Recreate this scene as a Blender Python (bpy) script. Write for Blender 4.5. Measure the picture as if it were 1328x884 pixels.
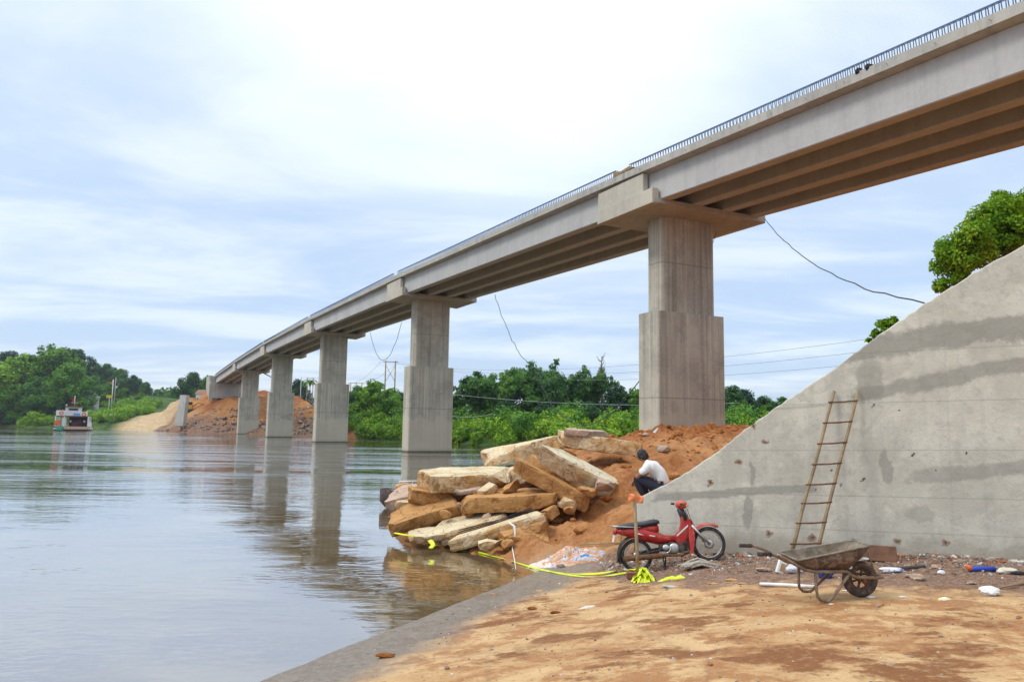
import bpy, bmesh, math, random
import numpy as np
from mathutils import Vector, Matrix, noise as mn

for o in list(bpy.data.objects):
    bpy.data.objects.remove(o)
SC = bpy.context.scene
COL = SC.collection
PI = math.pi
R = math.radians

# ------------------------------------------------------------------ camera
FPX, PITCH, ROLL, EYE = 986.0, .1125, .0156, 2.5
cam_d = bpy.data.cameras.new('camera')
cam = bpy.data.objects.new('camera', cam_d)
COL.objects.link(cam)
cam_d.sensor_width = 36.0
cam_d.lens = FPX / 1328 * 36
cam_d.clip_start, cam_d.clip_end = .1, 6000
cam.matrix_world = Matrix.Translation((0, 0, EYE)) @ Matrix.Rotation(PI / 2 + PITCH, 4, 'X') @ Matrix.Rotation(ROLL, 4, 'Z')
SC.camera = cam

# ------------------------------------------------------------------ exposure
SC.view_settings.view_transform = 'Standard'
SC.view_settings.look = 'None'
SC.view_settings.exposure = 0.0
SC.view_settings.gamma = 1.0
SC.view_settings.use_curve_mapping = False
SC.cycles.use_denoising = True
SC.cycles.max_bounces = 6
SC.cycles.diffuse_bounces = 2
SC.cycles.caustics_reflective = False
SC.cycles.caustics_refractive = False
SC.cycles.transparent_max_bounces = 6

# ------------------------------------------------------------------ node helper
class NT:
    def __init__(s, tree):
        s.t = tree; s.n = tree.nodes; s.l = tree.links
    def new(s, typ, **kw):
        nd = s.n.new(typ)
        for k, v in kw.items(): setattr(nd, k, v)
        return nd
    def set(s, sock, val):
        if isinstance(val, bpy.types.NodeSocket): s.l.new(val, sock)
        elif val is not None:
            if hasattr(sock.default_value, '__len__') and not hasattr(val, '__len__'): val = [val] * len(sock.default_value)
            if hasattr(sock.default_value, '__len__') and len(sock.default_value) == 4 and len(val) == 3: val = (*val, 1)
            sock.default_value = val
    def math(s, op, a, b=None, c=None, clamp=False):
        nd = s.new('ShaderNodeMath', operation=op, use_clamp=clamp)
        for i, v in enumerate((a, b, c)):
            if v is not None: s.set(nd.inputs[i], v)
        return nd.outputs[0]
    def vmath(s, op, a, b=None, scale=None):
        nd = s.new('ShaderNodeVectorMath', operation=op)
        s.set(nd.inputs[0], a)
        if b is not None: s.set(nd.inputs[1], b)
        if scale is not None: s.set(nd.inputs['Scale'], scale)
        return nd.outputs['Value'] if op in ('DOT_PRODUCT', 'LENGTH') else nd.outputs[0]
    def noise(s, vec, scale=1, detail=4, rough=.55, dist=0):
        nd = s.new('ShaderNodeTexNoise')
        s.set(nd.inputs['Vector'], vec); s.set(nd.inputs['Scale'], scale)
        nd.inputs['Detail'].default_value = detail; nd.inputs['Roughness'].default_value = rough; nd.inputs['Distortion'].default_value = dist
        return nd.outputs[0]
    def voro(s, vec, scale=1, feature='F1', out='Distance'):
        nd = s.new('ShaderNodeTexVoronoi', feature=feature)
        s.set(nd.inputs['Vector'], vec); s.set(nd.inputs['Scale'], scale)
        return nd.outputs[out]
    def rng(s, v, a, b, c=0, d=1, smooth=True):
        nd = s.new('ShaderNodeMapRange', interpolation_type='SMOOTHSTEP' if smooth else 'LINEAR')
        for i, x in enumerate((v, a, b, c, d)): s.set(nd.inputs[i], x)
        return nd.outputs[0]
    def mix(s, f, a, b, mode='MIX'):
        nd = s.new('ShaderNodeMix', data_type='RGBA', blend_type=mode)
        s.set(nd.inputs[0], f); s.set(nd.inputs[6], a); s.set(nd.inputs[7], b)
        return nd.outputs[2]
    def pos(s): return s.new('ShaderNodeNewGeometry').outputs['Position']
    def obj(s): return s.new('ShaderNodeTexCoord').outputs['Object']
    def rand(s): return s.new('ShaderNodeObjectInfo').outputs['Random']
    def sep(s, v):
        nd = s.new('ShaderNodeSeparateXYZ'); s.set(nd.inputs[0], v); return nd.outputs
    def comb(s, x, y, z):
        nd = s.new('ShaderNodeCombineXYZ')
        for i, v in enumerate((x, y, z)): s.set(nd.inputs[i], v)
        return nd.outputs[0]
    def mul(s, v, k): return s.vmath('MULTIPLY', v, k)
    def attr(s, name): return s.new('ShaderNodeAttribute', attribute_name=name).outputs['Color']
    def bump(s, h, strength=.4, dist=.02, normal=None):
        nd = s.new('ShaderNodeBump')
        s.set(nd.inputs['Strength'], strength); s.set(nd.inputs['Distance'], dist); s.set(nd.inputs['Height'], h)
        if normal is not None: s.set(nd.inputs['Normal'], normal)
        return nd.outputs[0]

def newmat(name):
    m = bpy.data.materials.new(name); m.use_nodes = True
    n = NT(m.node_tree)
    return m, n, n.n['Principled BSDF']

# ------------------------------------------------------------------ sky
SUN_EL, SUN_AZ = R(50), R(-105)     # azimuth measured from +Y towards +X
w = bpy.data.worlds.new('World'); SC.world = w; w.use_nodes = True
n = NT(w.node_tree)
bg = n.n['Background']
sky = n.new('ShaderNodeTexSky', sky_type='NISHITA', sun_disc=False)
sky.sun_elevation = SUN_EL; sky.sun_rotation = SUN_AZ
d = n.new('ShaderNodeTexCoord').outputs['Generated']
x, y, z = n.sep(d)[0:3]
zz = n.math('MAXIMUM', z, 0.0)
# cloud deck seen in perspective: direction projected on a plane overhead
k = n.math('DIVIDE', 1.0, n.math('ADD', zz, .10))
cp = n.comb(n.math('MULTIPLY', x, k), n.math('MULTIPLY', y, k), 0)
big = n.noise(n.mul(cp, (.45, .6, 1)), 1.0, 5, .55, .4)
fine = n.noise(n.mul(cp, (.42, .75, 1)), 1.25, 7, .58, .5)
# bright break in the overcast
hot = n.vmath('DOT_PRODUCT', d, Vector((-.03, .77, .64)).normalized())
hotm = n.rng(n.math('ADD', hot, n.math('MULTIPLY', n.math('SUBTRACT', big, .5), .12)), .895, 1.0)
elev = n.rng(zz, .0, .62, 0, 1, False)
low = n.mix(n.rng(fine, .40, .62), (.50, .64, .87), (.77, .86, .97))
high = n.mix(n.rng(fine, .40, .62), (.70, .82, .96), (.95, 1.02, 1.05))
c1 = n.mix(n.rng(zz, .10, .55), low, high)
c1 = n.mix(n.math('MULTIPLY', hotm, .9), c1, (1.25, 1.32, 1.32))
zen = n.rng(zz, .55, 1.0, 1.0, 2.0, False)
c1 = n.vmath('SCALE', c1, scale=zen)
# a little of the clear sky above the cloud
mixn = n.vmath('ADD', n.vmath('SCALE', c1, scale=9.3), n.vmath('SCALE', sky.outputs[0], scale=.35))
n.set(bg.inputs['Color'], mixn)
bg.inputs['Strength'].default_value = .10

sd = bpy.data.lights.new('sun', 'SUN'); so = bpy.data.objects.new('sun', sd); COL.objects.link(so)
sd.energy = 1.5; sd.angle = R(16); sd.color = (1, .95, .87)
sdir = Vector((math.sin(SUN_AZ) * math.cos(SUN_EL), math.cos(SUN_AZ) * math.cos(SUN_EL) - .45, math.sin(SUN_EL))).normalized()
sdir = Vector((math.sin(SUN_AZ) * math.cos(SUN_EL), math.cos(SUN_AZ) * math.cos(SUN_EL), math.sin(SUN_EL)))
so.rotation_euler = sdir.to_track_quat('Z', 'Y').to_euler()

# ------------------------------------------------------------------ survey helper: a sight line of the photograph met at a known depth or height
def ray(u, v):
    cr, sr = math.cos(ROLL), math.sin(ROLL)
    a, b = u - 664, v - 442
    x = (a * cr + b * sr) / FPX; y = (-a * sr + b * cr) / FPX
    cp, sp = math.cos(PITCH), math.sin(PITCH)
    return Vector((x, cp + y * sp, sp - y * cp))
def at(u, v, Y):
    r = ray(u, v); return Vector((0, 0, EYE)) + r * (Y / r.y)
def onz(u, v, z):
    r = ray(u, v); return Vector((0, 0, EYE)) + r * ((z - EYE) / r.z)

# ------------------------------------------------------------------ mesh helper
class MB:
    def __init__(s): s.v = []; s.f = []; s.m = []; s.s = []
    def add(s, vs, fs, m=0, smooth=False):
        o = len(s.v); s.v += [tuple(p) for p in vs]
        for f in fs: s.f.append([i + o for i in f]); s.m.append(m); s.s.append(smooth)
        return s
    def box(s, c, size, rot=None, m=0, top=1.0):
        hx, hy, hz = size[0] / 2, size[1] / 2, size[2] / 2
        vs = []
        for zz_, kk in ((-hz, 1.0), (hz, top)):
            for xx, yy in ((-hx, -hy), (hx, -hy), (hx, hy), (-hx, hy)):
                p = Vector((xx * kk, yy * kk, zz_))
                if rot is not None: p = rot @ p
                vs.append(p + Vector(c))
        return s.add(vs, [(3, 2, 1, 0), (4, 5, 6, 7), (0, 1, 5, 4), (1, 2, 6, 5), (2, 3, 7, 6), (3, 0, 4, 7)], m)
    def tube(s, path, r, nseg=8, m=0, smooth=True, flat=1.0):
        path = [Vector(p) for p in path]; k = len(path)
        rs = r if hasattr(r, '__len__') else [r] * k
        vs, fs = [], []
        prev = None
        for i, p in enumerate(path):
            t = (path[min(i + 1, k - 1)] - path[max(i - 1, 0)]).normalized()
            if prev is None:
                u = t.orthogonal().normalized() if abs(t.z) > .9 else t.cross(Vector((0, 0, 1))).normalized()
            else:
                u = (prev - t * prev.dot(t)).normalized()
            prev = u; w_ = t.cross(u)
            for j in range(nseg):
                a = 2 * PI * j / nseg
                vs.append(p + (u * math.cos(a) + w_ * math.sin(a) * flat) * rs[i])
        for i in range(k - 1):
            for j in range(nseg):
                j2 = (j + 1) % nseg
                fs.append((i * nseg + j, i * nseg + j2, (i + 1) * nseg + j2, (i + 1) * nseg + j))
        s.add(vs, fs, m, smooth)
        return s.add([vs[i] for i in range(nseg)] + [vs[-nseg + i] for i in range(nseg)], [tuple(reversed(range(nseg))), tuple(range(nseg, 2 * nseg))], m)
    def torus(s, c, axis, Rr, r, nR=28, nr=8, m=0, squash=1.0):
        c = Vector(c); a = Vector(axis).normalized(); u = a.orthogonal().normalized(); w_ = a.cross(u)
        vs, fs = [], []
        for i in range(nR):
            th = 2 * PI * i / nR; e = u * math.cos(th) + w_ * math.sin(th)
            for j in range(nr):
                ph = 2 * PI * j / nr
                vs.append(c + e * (Rr + r * math.cos(ph)) + a * r * squash * math.sin(ph))
        for i in range(nR):
            for j in range(nr):
                i2, j2 = (i + 1) % nR, (j + 1) % nr
                fs.append((i * nr + j, i2 * nr + j, i2 * nr + j2, i * nr + j2))
        return s.add(vs, fs, m, True)
    def prism(s, pts, off, m=0, smooth=False):
        pts = [Vector(p) for p in pts]; off = Vector(off); k = len(pts)
        s.add(pts + [p + off for p in pts], [tuple(reversed(range(k))), tuple(range(k, 2 * k))] , m)
        return s.add(pts + [p + off for p in pts], [(i, (i + 1) % k, k + (i + 1) % k, k + i) for i in range(k)], m, smooth)
    def loft(s, rings, m=0, smooth=True, cap=True):
        k = len(rings[0]); vs = [Vector(p) for r_ in rings for p in r_]; fs = []
        for i in range(len(rings) - 1):
            for j in range(k):
                j2 = (j + 1) % k
                fs.append((i * k + j, i * k + j2, (i + 1) * k + j2, (i + 1) * k + j))
        if cap: fs += [tuple(reversed(range(k))), tuple(range((len(rings) - 1) * k, len(rings) * k))]
        return s.add(vs, fs, m, smooth)
    def blob(s, c, rad, seed=0, amp=.25, sub=2, m=0, smooth=True, freq=1.3, rot=None):
        vs, fs = ICO[sub]
        out = []
        for p in vs:
            q = p * (1 + amp * mn.noise(p * freq + Vector((seed * 7.3, seed * 3.1, seed))))
            q = Vector((q.x * rad[0], q.y * rad[1], q.z * rad[2]))
            if rot is not None: q = rot @ q
            out.append(q + Vector(c))
        return s.add(out, fs, m, smooth)
    def build(s, name, mats, parent=None, loc=None, bevel=0, fix=True):
        me = bpy.data.meshes.new(name)
        me.from_pydata([tuple(p) for p in s.v], [], s.f)
        for mm in (mats if isinstance(mats, (list, tuple)) else [mats]): me.materials.append(mm)
        me.polygons.foreach_set('material_index', s.m); me.polygons.foreach_set('use_smooth', s.s)
        if fix:
            bm = bmesh.new(); bm.from_mesh(me); bmesh.ops.remove_doubles(bm, verts=bm.verts, dist=1e-5)
            bmesh.ops.recalc_face_normals(bm, faces=bm.faces); bm.to_mesh(me); bm.free()
        me.update()
        o = bpy.data.objects.new(name, me); COL.objects.link(o)
        if parent is not None: o.parent = parent
        if loc is not None: o.location = loc
        if bevel:
            b_ = o.modifiers.new('bevel', 'BEVEL'); b_.width = bevel; b_.segments = 2; b_.limit_method = 'ANGLE'; b_.angle_limit = R(40)
        return o
ICO = {}
for sub in (1, 2, 3):
    bm = bmesh.new(); bmesh.ops.create_icosphere(bm, subdivisions=sub, radius=1)
    ICO[sub] = ([v.co.copy() for v in bm.verts], [tuple(v.index for v in f.verts) for f in bm.faces]); bm.free()

def tag(o, label=None, cat=None, group=None, kind=None):
    if label: o['label'] = label
    if cat: o['category'] = cat
    if group: o['group'] = group
    if kind or cat: o['kind'] = kind or 'thing'
    return o
def thing(name, loc, label, cat, rz=0, group=None):
    o = bpy.data.objects.new(name, None); COL.objects.link(o)
    o.location = loc; o.rotation_euler = (0, 0, rz); o.empty_display_size = .2
    return tag(o, label, cat, group)
def copy_tree(o, parent=None):
    c = o.copy(); COL.objects.link(c); c.parent = parent
    for ch in list(o.children): copy_tree(ch, c)
    return c
def fast_mesh(name, V, F, mats, parent=None, smooth=False, midx=None):
    V = np.asarray(V, dtype=np.float32); F = np.asarray(F, dtype=np.int32); q = F.shape[1]
    me = bpy.data.meshes.new(name)
    me.vertices.add(len(V)); me.vertices.foreach_set('co', V.ravel())
    me.loops.add(F.size); me.loops.foreach_set('vertex_index', F.ravel())
    me.polygons.add(len(F)); me.polygons.foreach_set('loop_start', np.arange(0, F.size, q, dtype=np.int32))
    for mm in (mats if isinstance(mats, (list, tuple)) else [mats]): me.materials.append(mm)
    me.polygons.foreach_set('use_smooth', [smooth] * len(F))
    if midx is not None: me.polygons.foreach_set('material_index', midx)
    me.update(calc_edges=True)
    o = bpy.data.objects.new(name, me); COL.objects.link(o)
    if parent is not None: o.parent = parent
    return o
def rotm(rx=0, ry=0, rz=0):
    return (Matrix.Rotation(rz, 3, 'Z') @ Matrix.Rotation(ry, 3, 'Y') @ Matrix.Rotation(rx, 3, 'X'))

# ------------------------------------------------------------------ materials
def plain(name, col, rough=.6, metal=0, var=.25, scale=6, bump=0, bscale=40, dirt=None, dirt_amt=.5, spec=None, space='obj'):
    m, n, p = newmat(name)
    v = n.obj() if space == 'obj' else n.pos()
    f = n.noise(v, scale, 5, .6)
    c = n.mix(n.rng(f, .3, .7), tuple(x * (1 - var) for x in col), tuple(min(x * (1 + var), 1) for x in col))
    if dirt is not None:
        g = n.noise(v, scale * 1.7, 6, .65, .4)
        c = n.mix(n.math('MULTIPLY', n.rng(g, .48, .62), dirt_amt), c, dirt)
    n.set(p.inputs['Base Color'], c); p.inputs['Roughness'].default_value = rough; p.inputs['Metallic'].default_value = metal
    if spec is not None: p.inputs['Specular IOR Level'].default_value = spec
    if bump: n.set(p.inputs['Normal'], n.bump(n.noise(v, bscale, 4, .6), bump, .01))
    return m

def concrete(name, base, warm, seams=(), streaks=.5, patch=None):
    m, n, p = newmat(name)
    v = n.pos(); z = n.sep(v)[2]
    f1 = n.noise(v, .45, 5, .6, .3); f2 = n.noise(v, 6, 5, .65); f3 = n.noise(n.mul(v, (2.2, 2.2, .09)), 1.3, 4, .6)
    c = n.mix(n.rng(f1, .35, .68), base, warm)
    c = n.mix(n.math('MULTIPLY', n.rng(f3, .45, .72), streaks), c, tuple(x * .62 for x in base))
    c = n.mix(n.math('MULTIPLY', n.rng(f2, .42, .75), .35), c, tuple(x * 1.18 for x in warm))
    pits = n.voro(v, 7.0); 
    c = n.mix(n.math('MULTIPLY', n.rng(pits, .11, .05), n.rng(n.noise(v, 1.5, 2), .5, .6)), c, tuple(x * .45 for x in base))
    if streaks > .5:      # runs of laitance and rust left by the formwork
        f5 = n.noise(n.mul(v, (5, 5, .03)), 1.2, 4, .65)
        c = n.mix(n.math('MULTIPLY', n.rng(f5, .55, .66), .55), c, tuple(min(.8, x * 1.3) for x in warm))
        c = n.mix(n.math('MULTIPLY', n.rng(f5, .45, .36), .5), c, tuple(x * y for x, y in zip(base, (.62, .55, .48))))
        blot = n.noise(v, .35, 6, .68, .5)
        c = n.mix(n.math('MULTIPLY', n.rng(blot, .52, .62), .4), c, tuple(x * .68 for x in base))
    for s_ in seams:
        dz = n.math('ABSOLUTE', n.math('SUBTRACT', n.math('ADD', z, n.math('MULTIPLY', n.math('SUBTRACT', f2, .5), .03)), s_))
        c = n.mix(n.math('MULTIPLY', n.rng(dz, .05, .02), .5), c, tuple(x * .5 for x in base))
    if patch:
        for (z0, amp, soft, colr, amt) in patch:
            e = n.math('ADD', z, n.math('MULTIPLY', n.math('SUBTRACT', n.noise(v, .8, 5, .65), .5), amp))
            c = n.mix(n.math('MULTIPLY', n.rng(e, z0, z0 - soft), amt), c, colr)
    n.set(p.inputs['Base Color'], c); p.inputs['Roughness'].default_value = .85; p.inputs['Specular IOR Level'].default_value = .3
    h = n.math('ADD', n.math('MULTIPLY', f2, .5), n.noise(v, 45, 3, .6))
    n.set(p.inputs['Normal'], n.bump(h, .35, .015))
    return m
M = {}
M['pier'] = concrete('pier_concrete', (.42, .385, .315), (.58, .53, .425), seams=(4.1, 11.2), streaks=.7,
                     patch=[(3.4, 2.4, .5, (.62, .56, .44), .65), (.5, .5, .3, (.40, .34, .24), .4), (.17, .08, .05, (.10, .085, .06), .85)])
M['beam'] = concrete('girder_concrete', (.475, .462, .445), (.545, .53, .505), streaks=.25)
M['end_wall'] = concrete('end_wall_concrete', (.50, .455, .375), (.60, .545, .44), streaks=.3)
M['slab_edge'] = concrete('deck_concrete', (.42, .40, .36), (.52, .49, .43), streaks=.5)
M['rebar'] = plain('rebar_steel', (.10, .16, .30), .5, .3)
M['rust'] = plain('rusty_steel', (.16, .075, .035), .8, .2, .4, 14, .3)
M['black'] = plain('black_rubber', (.022, .022, .024), .75, 0, .3, 12, dirt=(.20, .12, .07), dirt_amt=.55)
M['dark'] = plain('dark_cloth', (.02, .02, .024), .9)
M['wood'] = plain('weathered_wood', (.30, .19, .09), .85, 0, .35, 9, .4, 60)
M['bamboo'] = plain('dry_bamboo', (.29, .20, .105), .6, 0, .3, 5, .2, 50)
M['chrome'] = plain('dull_chrome', (.55, .53, .50), .35, .85, .2, 20)
M['white'] = plain('white_paint', (.84, .83, .81), .55, 0, .08, 3, dirt=(.5, .42, .32), dirt_amt=.3)
M['cable'] = plain('black_cable', (.03, .03, .035), .7)

def soil(name, cols, scale=1.0, bump=.8, bd=.05):
    m, n, p = newmat(name); v = n.pos()
    a = n.noise(v, .9 * scale, 5, .6, .4); b = n.noise(v, 5 * scale, 6, .7); c_ = n.voro(n.vmath('ADD', v, n.vmath('SCALE', n.new('ShaderNodeTexNoise').outputs[1], scale=.1)), 9 * scale)
    c = n.mix(n.rng(a, .3, .7), cols[0], cols[1])
    c = n.mix(n.rng(b, .45, .72), c, cols[2])
    n.set(p.inputs['Base Color'], c); p.inputs['Roughness'].default_value = .95; p.inputs['Specular IOR Level'].default_value = .15
    n.set(p.inputs['Normal'], n.bump(n.math('ADD', b, n.math('MULTIPLY', c_, .5)), bump, bd))
    return m
M['soil'] = soil('orange_soil', [(.36, .145, .045), (.50, .24, .09), (.24, .085, .028)])
M['clod'] = soil('dark_orange_soil', [(.30, .10, .025), (.38, .15, .04), (.20, .06, .018)], 2)

def broken(name, base, lite, dark):
    m, n, p = newmat(name); v = n.vmath('ADD', n.obj(), n.vmath('SCALE', n.comb(1, 2, 3), scale=n.math('MULTIPLY', n.rand(), 20)))
    a = n.noise(v, 1.6, 6, .65, .6); b = n.noise(v, 9, 6, .7); g = n.voro(v, 16)
    st = n.noise(v, 2.9, 7, .7, .5)
    c = n.mix(n.rng(a, .33, .66), base, lite)
    c = n.mix(n.math('MULTIPLY', n.rng(st, .48, .64), .75), c, dark)
    c = n.mix(n.math('MULTIPLY', n.rng(b, .55, .75), .5), c, lite)
    c = n.mix(n.math('MULTIPLY', n.rng(g, .22, .1), .4), c, (.22, .17, .12))
    # faces pointing up in the slab's own axes are mixed paler than the sides
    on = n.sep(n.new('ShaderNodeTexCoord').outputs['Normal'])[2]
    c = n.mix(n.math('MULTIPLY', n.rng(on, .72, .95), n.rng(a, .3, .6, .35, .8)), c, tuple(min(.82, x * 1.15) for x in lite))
    ck = n.voro(n.vmath('ADD', v, n.vmath('SCALE', n.new('ShaderNodeTexNoise').outputs[1], scale=.3)), 1.9, 'DISTANCE_TO_EDGE')
    c = n.mix(n.math('MULTIPLY', n.rng(ck, .022, .004), .65), c, (.13, .07, .03))
    n.set(p.inputs['Base Color'], c); p.inputs['Roughness'].default_value = .92; p.inputs['Specular IOR Level'].default_value = .2
    n.set(p.inputs['Normal'], n.bump(n.math('ADD', b, n.math('MULTIPLY', n.noise(v, 34, 4, .65), .6)), .9, .045))
    return m
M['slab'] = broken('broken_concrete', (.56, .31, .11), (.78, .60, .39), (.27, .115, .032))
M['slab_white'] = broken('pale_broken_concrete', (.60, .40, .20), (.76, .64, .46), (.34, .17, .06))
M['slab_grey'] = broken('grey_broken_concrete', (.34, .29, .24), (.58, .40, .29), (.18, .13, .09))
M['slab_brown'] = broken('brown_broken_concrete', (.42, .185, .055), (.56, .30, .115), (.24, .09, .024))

def leafmat(name, dark, mid, lite, scale=.35, trans=.25):
    m, n, p = newmat(name); v = n.pos()
    a = n.noise(v, scale, 3, .6); b = n.noise(v, scale * 7, 2, .6)
    f = n.math('ADD', n.math('MULTIPLY', a, .65), n.math('MULTIPLY', b, .35))
    f = n.math('ADD', f, n.math('MULTIPLY', n.math('SUBTRACT', n.rand(), .5), .16))
    c = n.mix(n.rng(f, .36, .5), dark, mid); c = n.mix(n.rng(f, .5, .66), c, lite)
    n.set(p.inputs['Base Color'], c); p.inputs['Roughness'].default_value = .55; p.inputs['Specular IOR Level'].default_value = .25
    tr = n.new('ShaderNodeBsdfTranslucent'); n.set(tr.inputs[0], c)
    ms = n.new('ShaderNodeMixShader'); ms.inputs[0].default_value = trans
    n.l.new(p.outputs[0], ms.inputs[1]); n.l.new(tr.outputs[0], ms.inputs[2])
    n.l.new(ms.outputs[0], n.n['Material Output'].inputs[0])
    return m
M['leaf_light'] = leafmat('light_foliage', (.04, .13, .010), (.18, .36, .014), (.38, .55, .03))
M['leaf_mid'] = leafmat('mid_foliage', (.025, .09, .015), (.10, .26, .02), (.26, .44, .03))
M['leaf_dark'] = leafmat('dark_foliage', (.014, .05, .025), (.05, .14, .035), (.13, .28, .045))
M['leaf_bamboo'] = leafmat('bamboo_foliage', (.03, .10, .025), (.11, .26, .04), (.26, .42, .07))
M['leaf_near'] = leafmat('near_foliage', (.035, .12, .008), (.17, .34, .012), (.36, .52, .025), 1.2, .35)
M['bark'] = plain('bark', (.16, .12, .09), .9, 0, .4, 5, .5, 30)

# ================================================================== GROUND
def sdist(X, Y, poly):
    """signed distance to an open polyline, positive on its right-hand side"""
    best = np.full(X.shape, 1e9); sg = np.ones(X.shape)
    for (x0, y0), (x1, y1) in zip(poly[:-1], poly[1:]):
        dx, dy = x1 - x0, y1 - y0; L2 = dx * dx + dy * dy
        t = np.clip(((X - x0) * dx + (Y - y0) * dy) / L2, 0, 1)
        px, py = X - x0 - t * dx, Y - y0 - t * dy
        dd = np.hypot(px, py); cr = dx * (Y - y0) - dy * (X - x0)
        u = dd < best - 1e-6
        best = np.where(u, dd, best); sg = np.where(u, np.where(cr < 0, 1.0, -1.0), sg)
    return best * sg
def smooth(a, b, x):
    t = np.clip((x - a) / (b - a), 0, 1); return t * t * (3 - 2 * t)
NEAR_SHORE = [(-12, -11.4), (-2.45, 7.72), (.55, 13.7), (.45, 14.4), (.0, 15.2), (-.9, 16.1), (-2.5, 17.6), (-3.1, 19.2), (-2.6, 22), (-1, 27), (1, 33), (4, 41), (9, 50), (30, 58), (90, 62), (400, 62)]
FAR_SHORE = [(900, 190), (200, 130), (60, 100), (20, 91), (8, 92), (-2.2, 100), (-6.6, 106), (-21, 130), (-27, 135), (-44, 158), (-60, 172), (-66, 175), (-82, 187), (-111, 215), (-167, 251), (-400, 330), (-1500, 600)]

WX0, WY0, WX1, WY1 = 2.22, 13.8, 7.6, 11.3           # wing wall face, foot line
def wall_y(x): return WY0 + (x - WX0) * (WY1 - WY0) / (WX1 - WX0)
def wall_top(x): return 1.20 + .775 * (x - WX0)
MOUND = np.array([(.9, 15.0, .12), (.2, 16.3, .3), (-1, 17.3, .35), (-2.2, 18.3, .25), (.5, 17.5, .75), (1.5, 15.7, .6), (2.0, 14.8, .75), (2.5, 15.4, 1.0), (2.9, 15.6, 1.05),
    (3.0, 14.9, 1.15), (1.2, 14.6, .25), (1.8, 14.3, .45), (1.4, 18.6, 1.4), (2.6, 18, 1.55), (3.6, 18.5, 1.75), (2.5, 21, 1.9), (1, 20.5, 1.3), (5, 22, 2.15), (5.5, 28, 2.3), (7.5, 33, 2.38), (9, 36, 2.45), (3.5, 29, 2.1),
    (12, 36, 2.35), (0, 23, .9), (2.5, 33, 1.2), (6, 39, 1.6), (12, 44, 1.4), (10, 27, 2.5), (16, 32, 2.5), (20, 25, 2.7), (-1.5, 20.5, .7), (5, 39, .9), (30, 40, 2), (40, 20, 4), (8, 48, .4), (20, 52, .8)])
def near_z(X, Y):
    d = sdist(X, Y, NEAR_SHORE)
    ramp = np.interp(d, [-40, -10, 0, .5, 1.7, 3, 5, 7, 10, 40], [-4, -1.4, 0, .05, .2, .42, .62, .70, .76, 1.2])
    num = np.zeros(X.shape); den = np.zeros(X.shape)
    for mx, my, mz in MOUND:
        r2 = (X - mx) ** 2 + (Y - my) ** 2 + .12; w_ = 1 / r2 ** 1.6; num += w_ * mz; den += w_
    mound = num / den
    mound = np.minimum(mound, np.where(d > 0, .04 + .75 * d, .35 * d))
    front = wall_y(X)
    front = np.where(X < WX0, 13.95, front)
    back = np.minimum(wall_top(X) - .75 - .38 * np.maximum(Y - front - .5, 0), 9.0)
    back = np.where(X > WX0 + .3, back, -9)
    land = np.where(Y > front + .3, np.maximum(mound, back), mound)
    mk = np.where(X > WX0, smooth(.12, .5, Y - front), smooth(0, .9, Y - front)) * smooth(-2.0, 0.2, X + .35 * (Y - 13.9) )
    mk = np.where(Y > 16, 1, mk) if False else mk
    mk = np.maximum(mk, smooth(15.2, 16.2, Y))
    return ramp * (1 - mk) + land * mk, d, mk
def nz(x, y):
    z, d, m_ = near_z(np.array([float(x)]), np.array([float(y)])); return float(z[0])

gx = np.concatenate([np.arange(-40, -8, 2.0), np.arange(-8, -3.2, .4), np.arange(-3.2, 9, .055), np.arange(9, 14, .2), np.arange(14, 40, 1), np.arange(40, 401, 12)])
gy = np.concatenate([np.arange(-40, 2, 2.0), np.arange(2, 4.5, .15), np.arange(4.5, 20, .06), np.arange(20, 40, .18), np.arange(40, 68, 1), np.arange(68, 80, 3)])
GX, GY = np.meshgrid(gx, gy)
GZ, GD, GM = near_z(GX, GY)
rs = np.random.RandomState(3)
def vnoise(X, Y, f, seed, octs=4, gain=.55):
    out = np.zeros(X.shape); amp = 1.0; rr = np.random.RandomState(seed)
    for o_ in range(octs):
        tab = rr.rand(256, 256)
        xf, yf = X * f + 37.3 * o_, Y * f + 11.7 * o_
        xi, yi = np.floor(xf).astype(int), np.floor(yf).astype(int); tx, ty = xf - xi, yf - yi
        tx = tx * tx * (3 - 2 * tx); ty = ty * ty * (3 - 2 * ty)
        g = lambda a, b: tab[a % 256, b % 256]
        out += amp * ((g(xi, yi) * (1 - tx) + g(xi + 1, yi) * tx) * (1 - ty) + (g(xi, yi + 1) * (1 - tx) + g(xi + 1, yi + 1) * tx) * ty - .5)
        amp *= gain; f *= 2.0
    return out
crest = np.exp(-(((GY - 33) / 6) ** 2)) * smooth(2, 5, GX)
rough = GM * (GD > -1)
GZ = GZ + rough * (vnoise(GX, GY, 1.6, 1, 5, .6) * .26 + crest * np.maximum(vnoise(GX, GY, .9, 5, 4, .6), 0) * .7)
debris = np.exp(-((np.where(GX > WX0 - .3, wall_y(GX), 14.1) - GY - .7) / 2.6) ** 2) * (1 - GM) * smooth(.8, 2.2, GX)
GZ = GZ + (1 - GM) * (vnoise(GX, GY, .8, 8, 5, .6) * .05 * smooth(-.4, 1.3, GD) + debris * vnoise(GX, GY, 5, 9, 3, .6) * .05)
wet = (1 - GM) * (1 - smooth(.75, 1.35, GD + vnoise(GX, GY, 1.2, 12, 4) * .35))
nyn, nxn = GX.shape
idx = np.arange(nyn * nxn).reshape(nyn, nxn)
F = np.stack([idx[:-1, :-1], idx[:-1, 1:], idx[1:, 1:], idx[1:, :-1]], -1).reshape(-1, 4)

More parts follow.
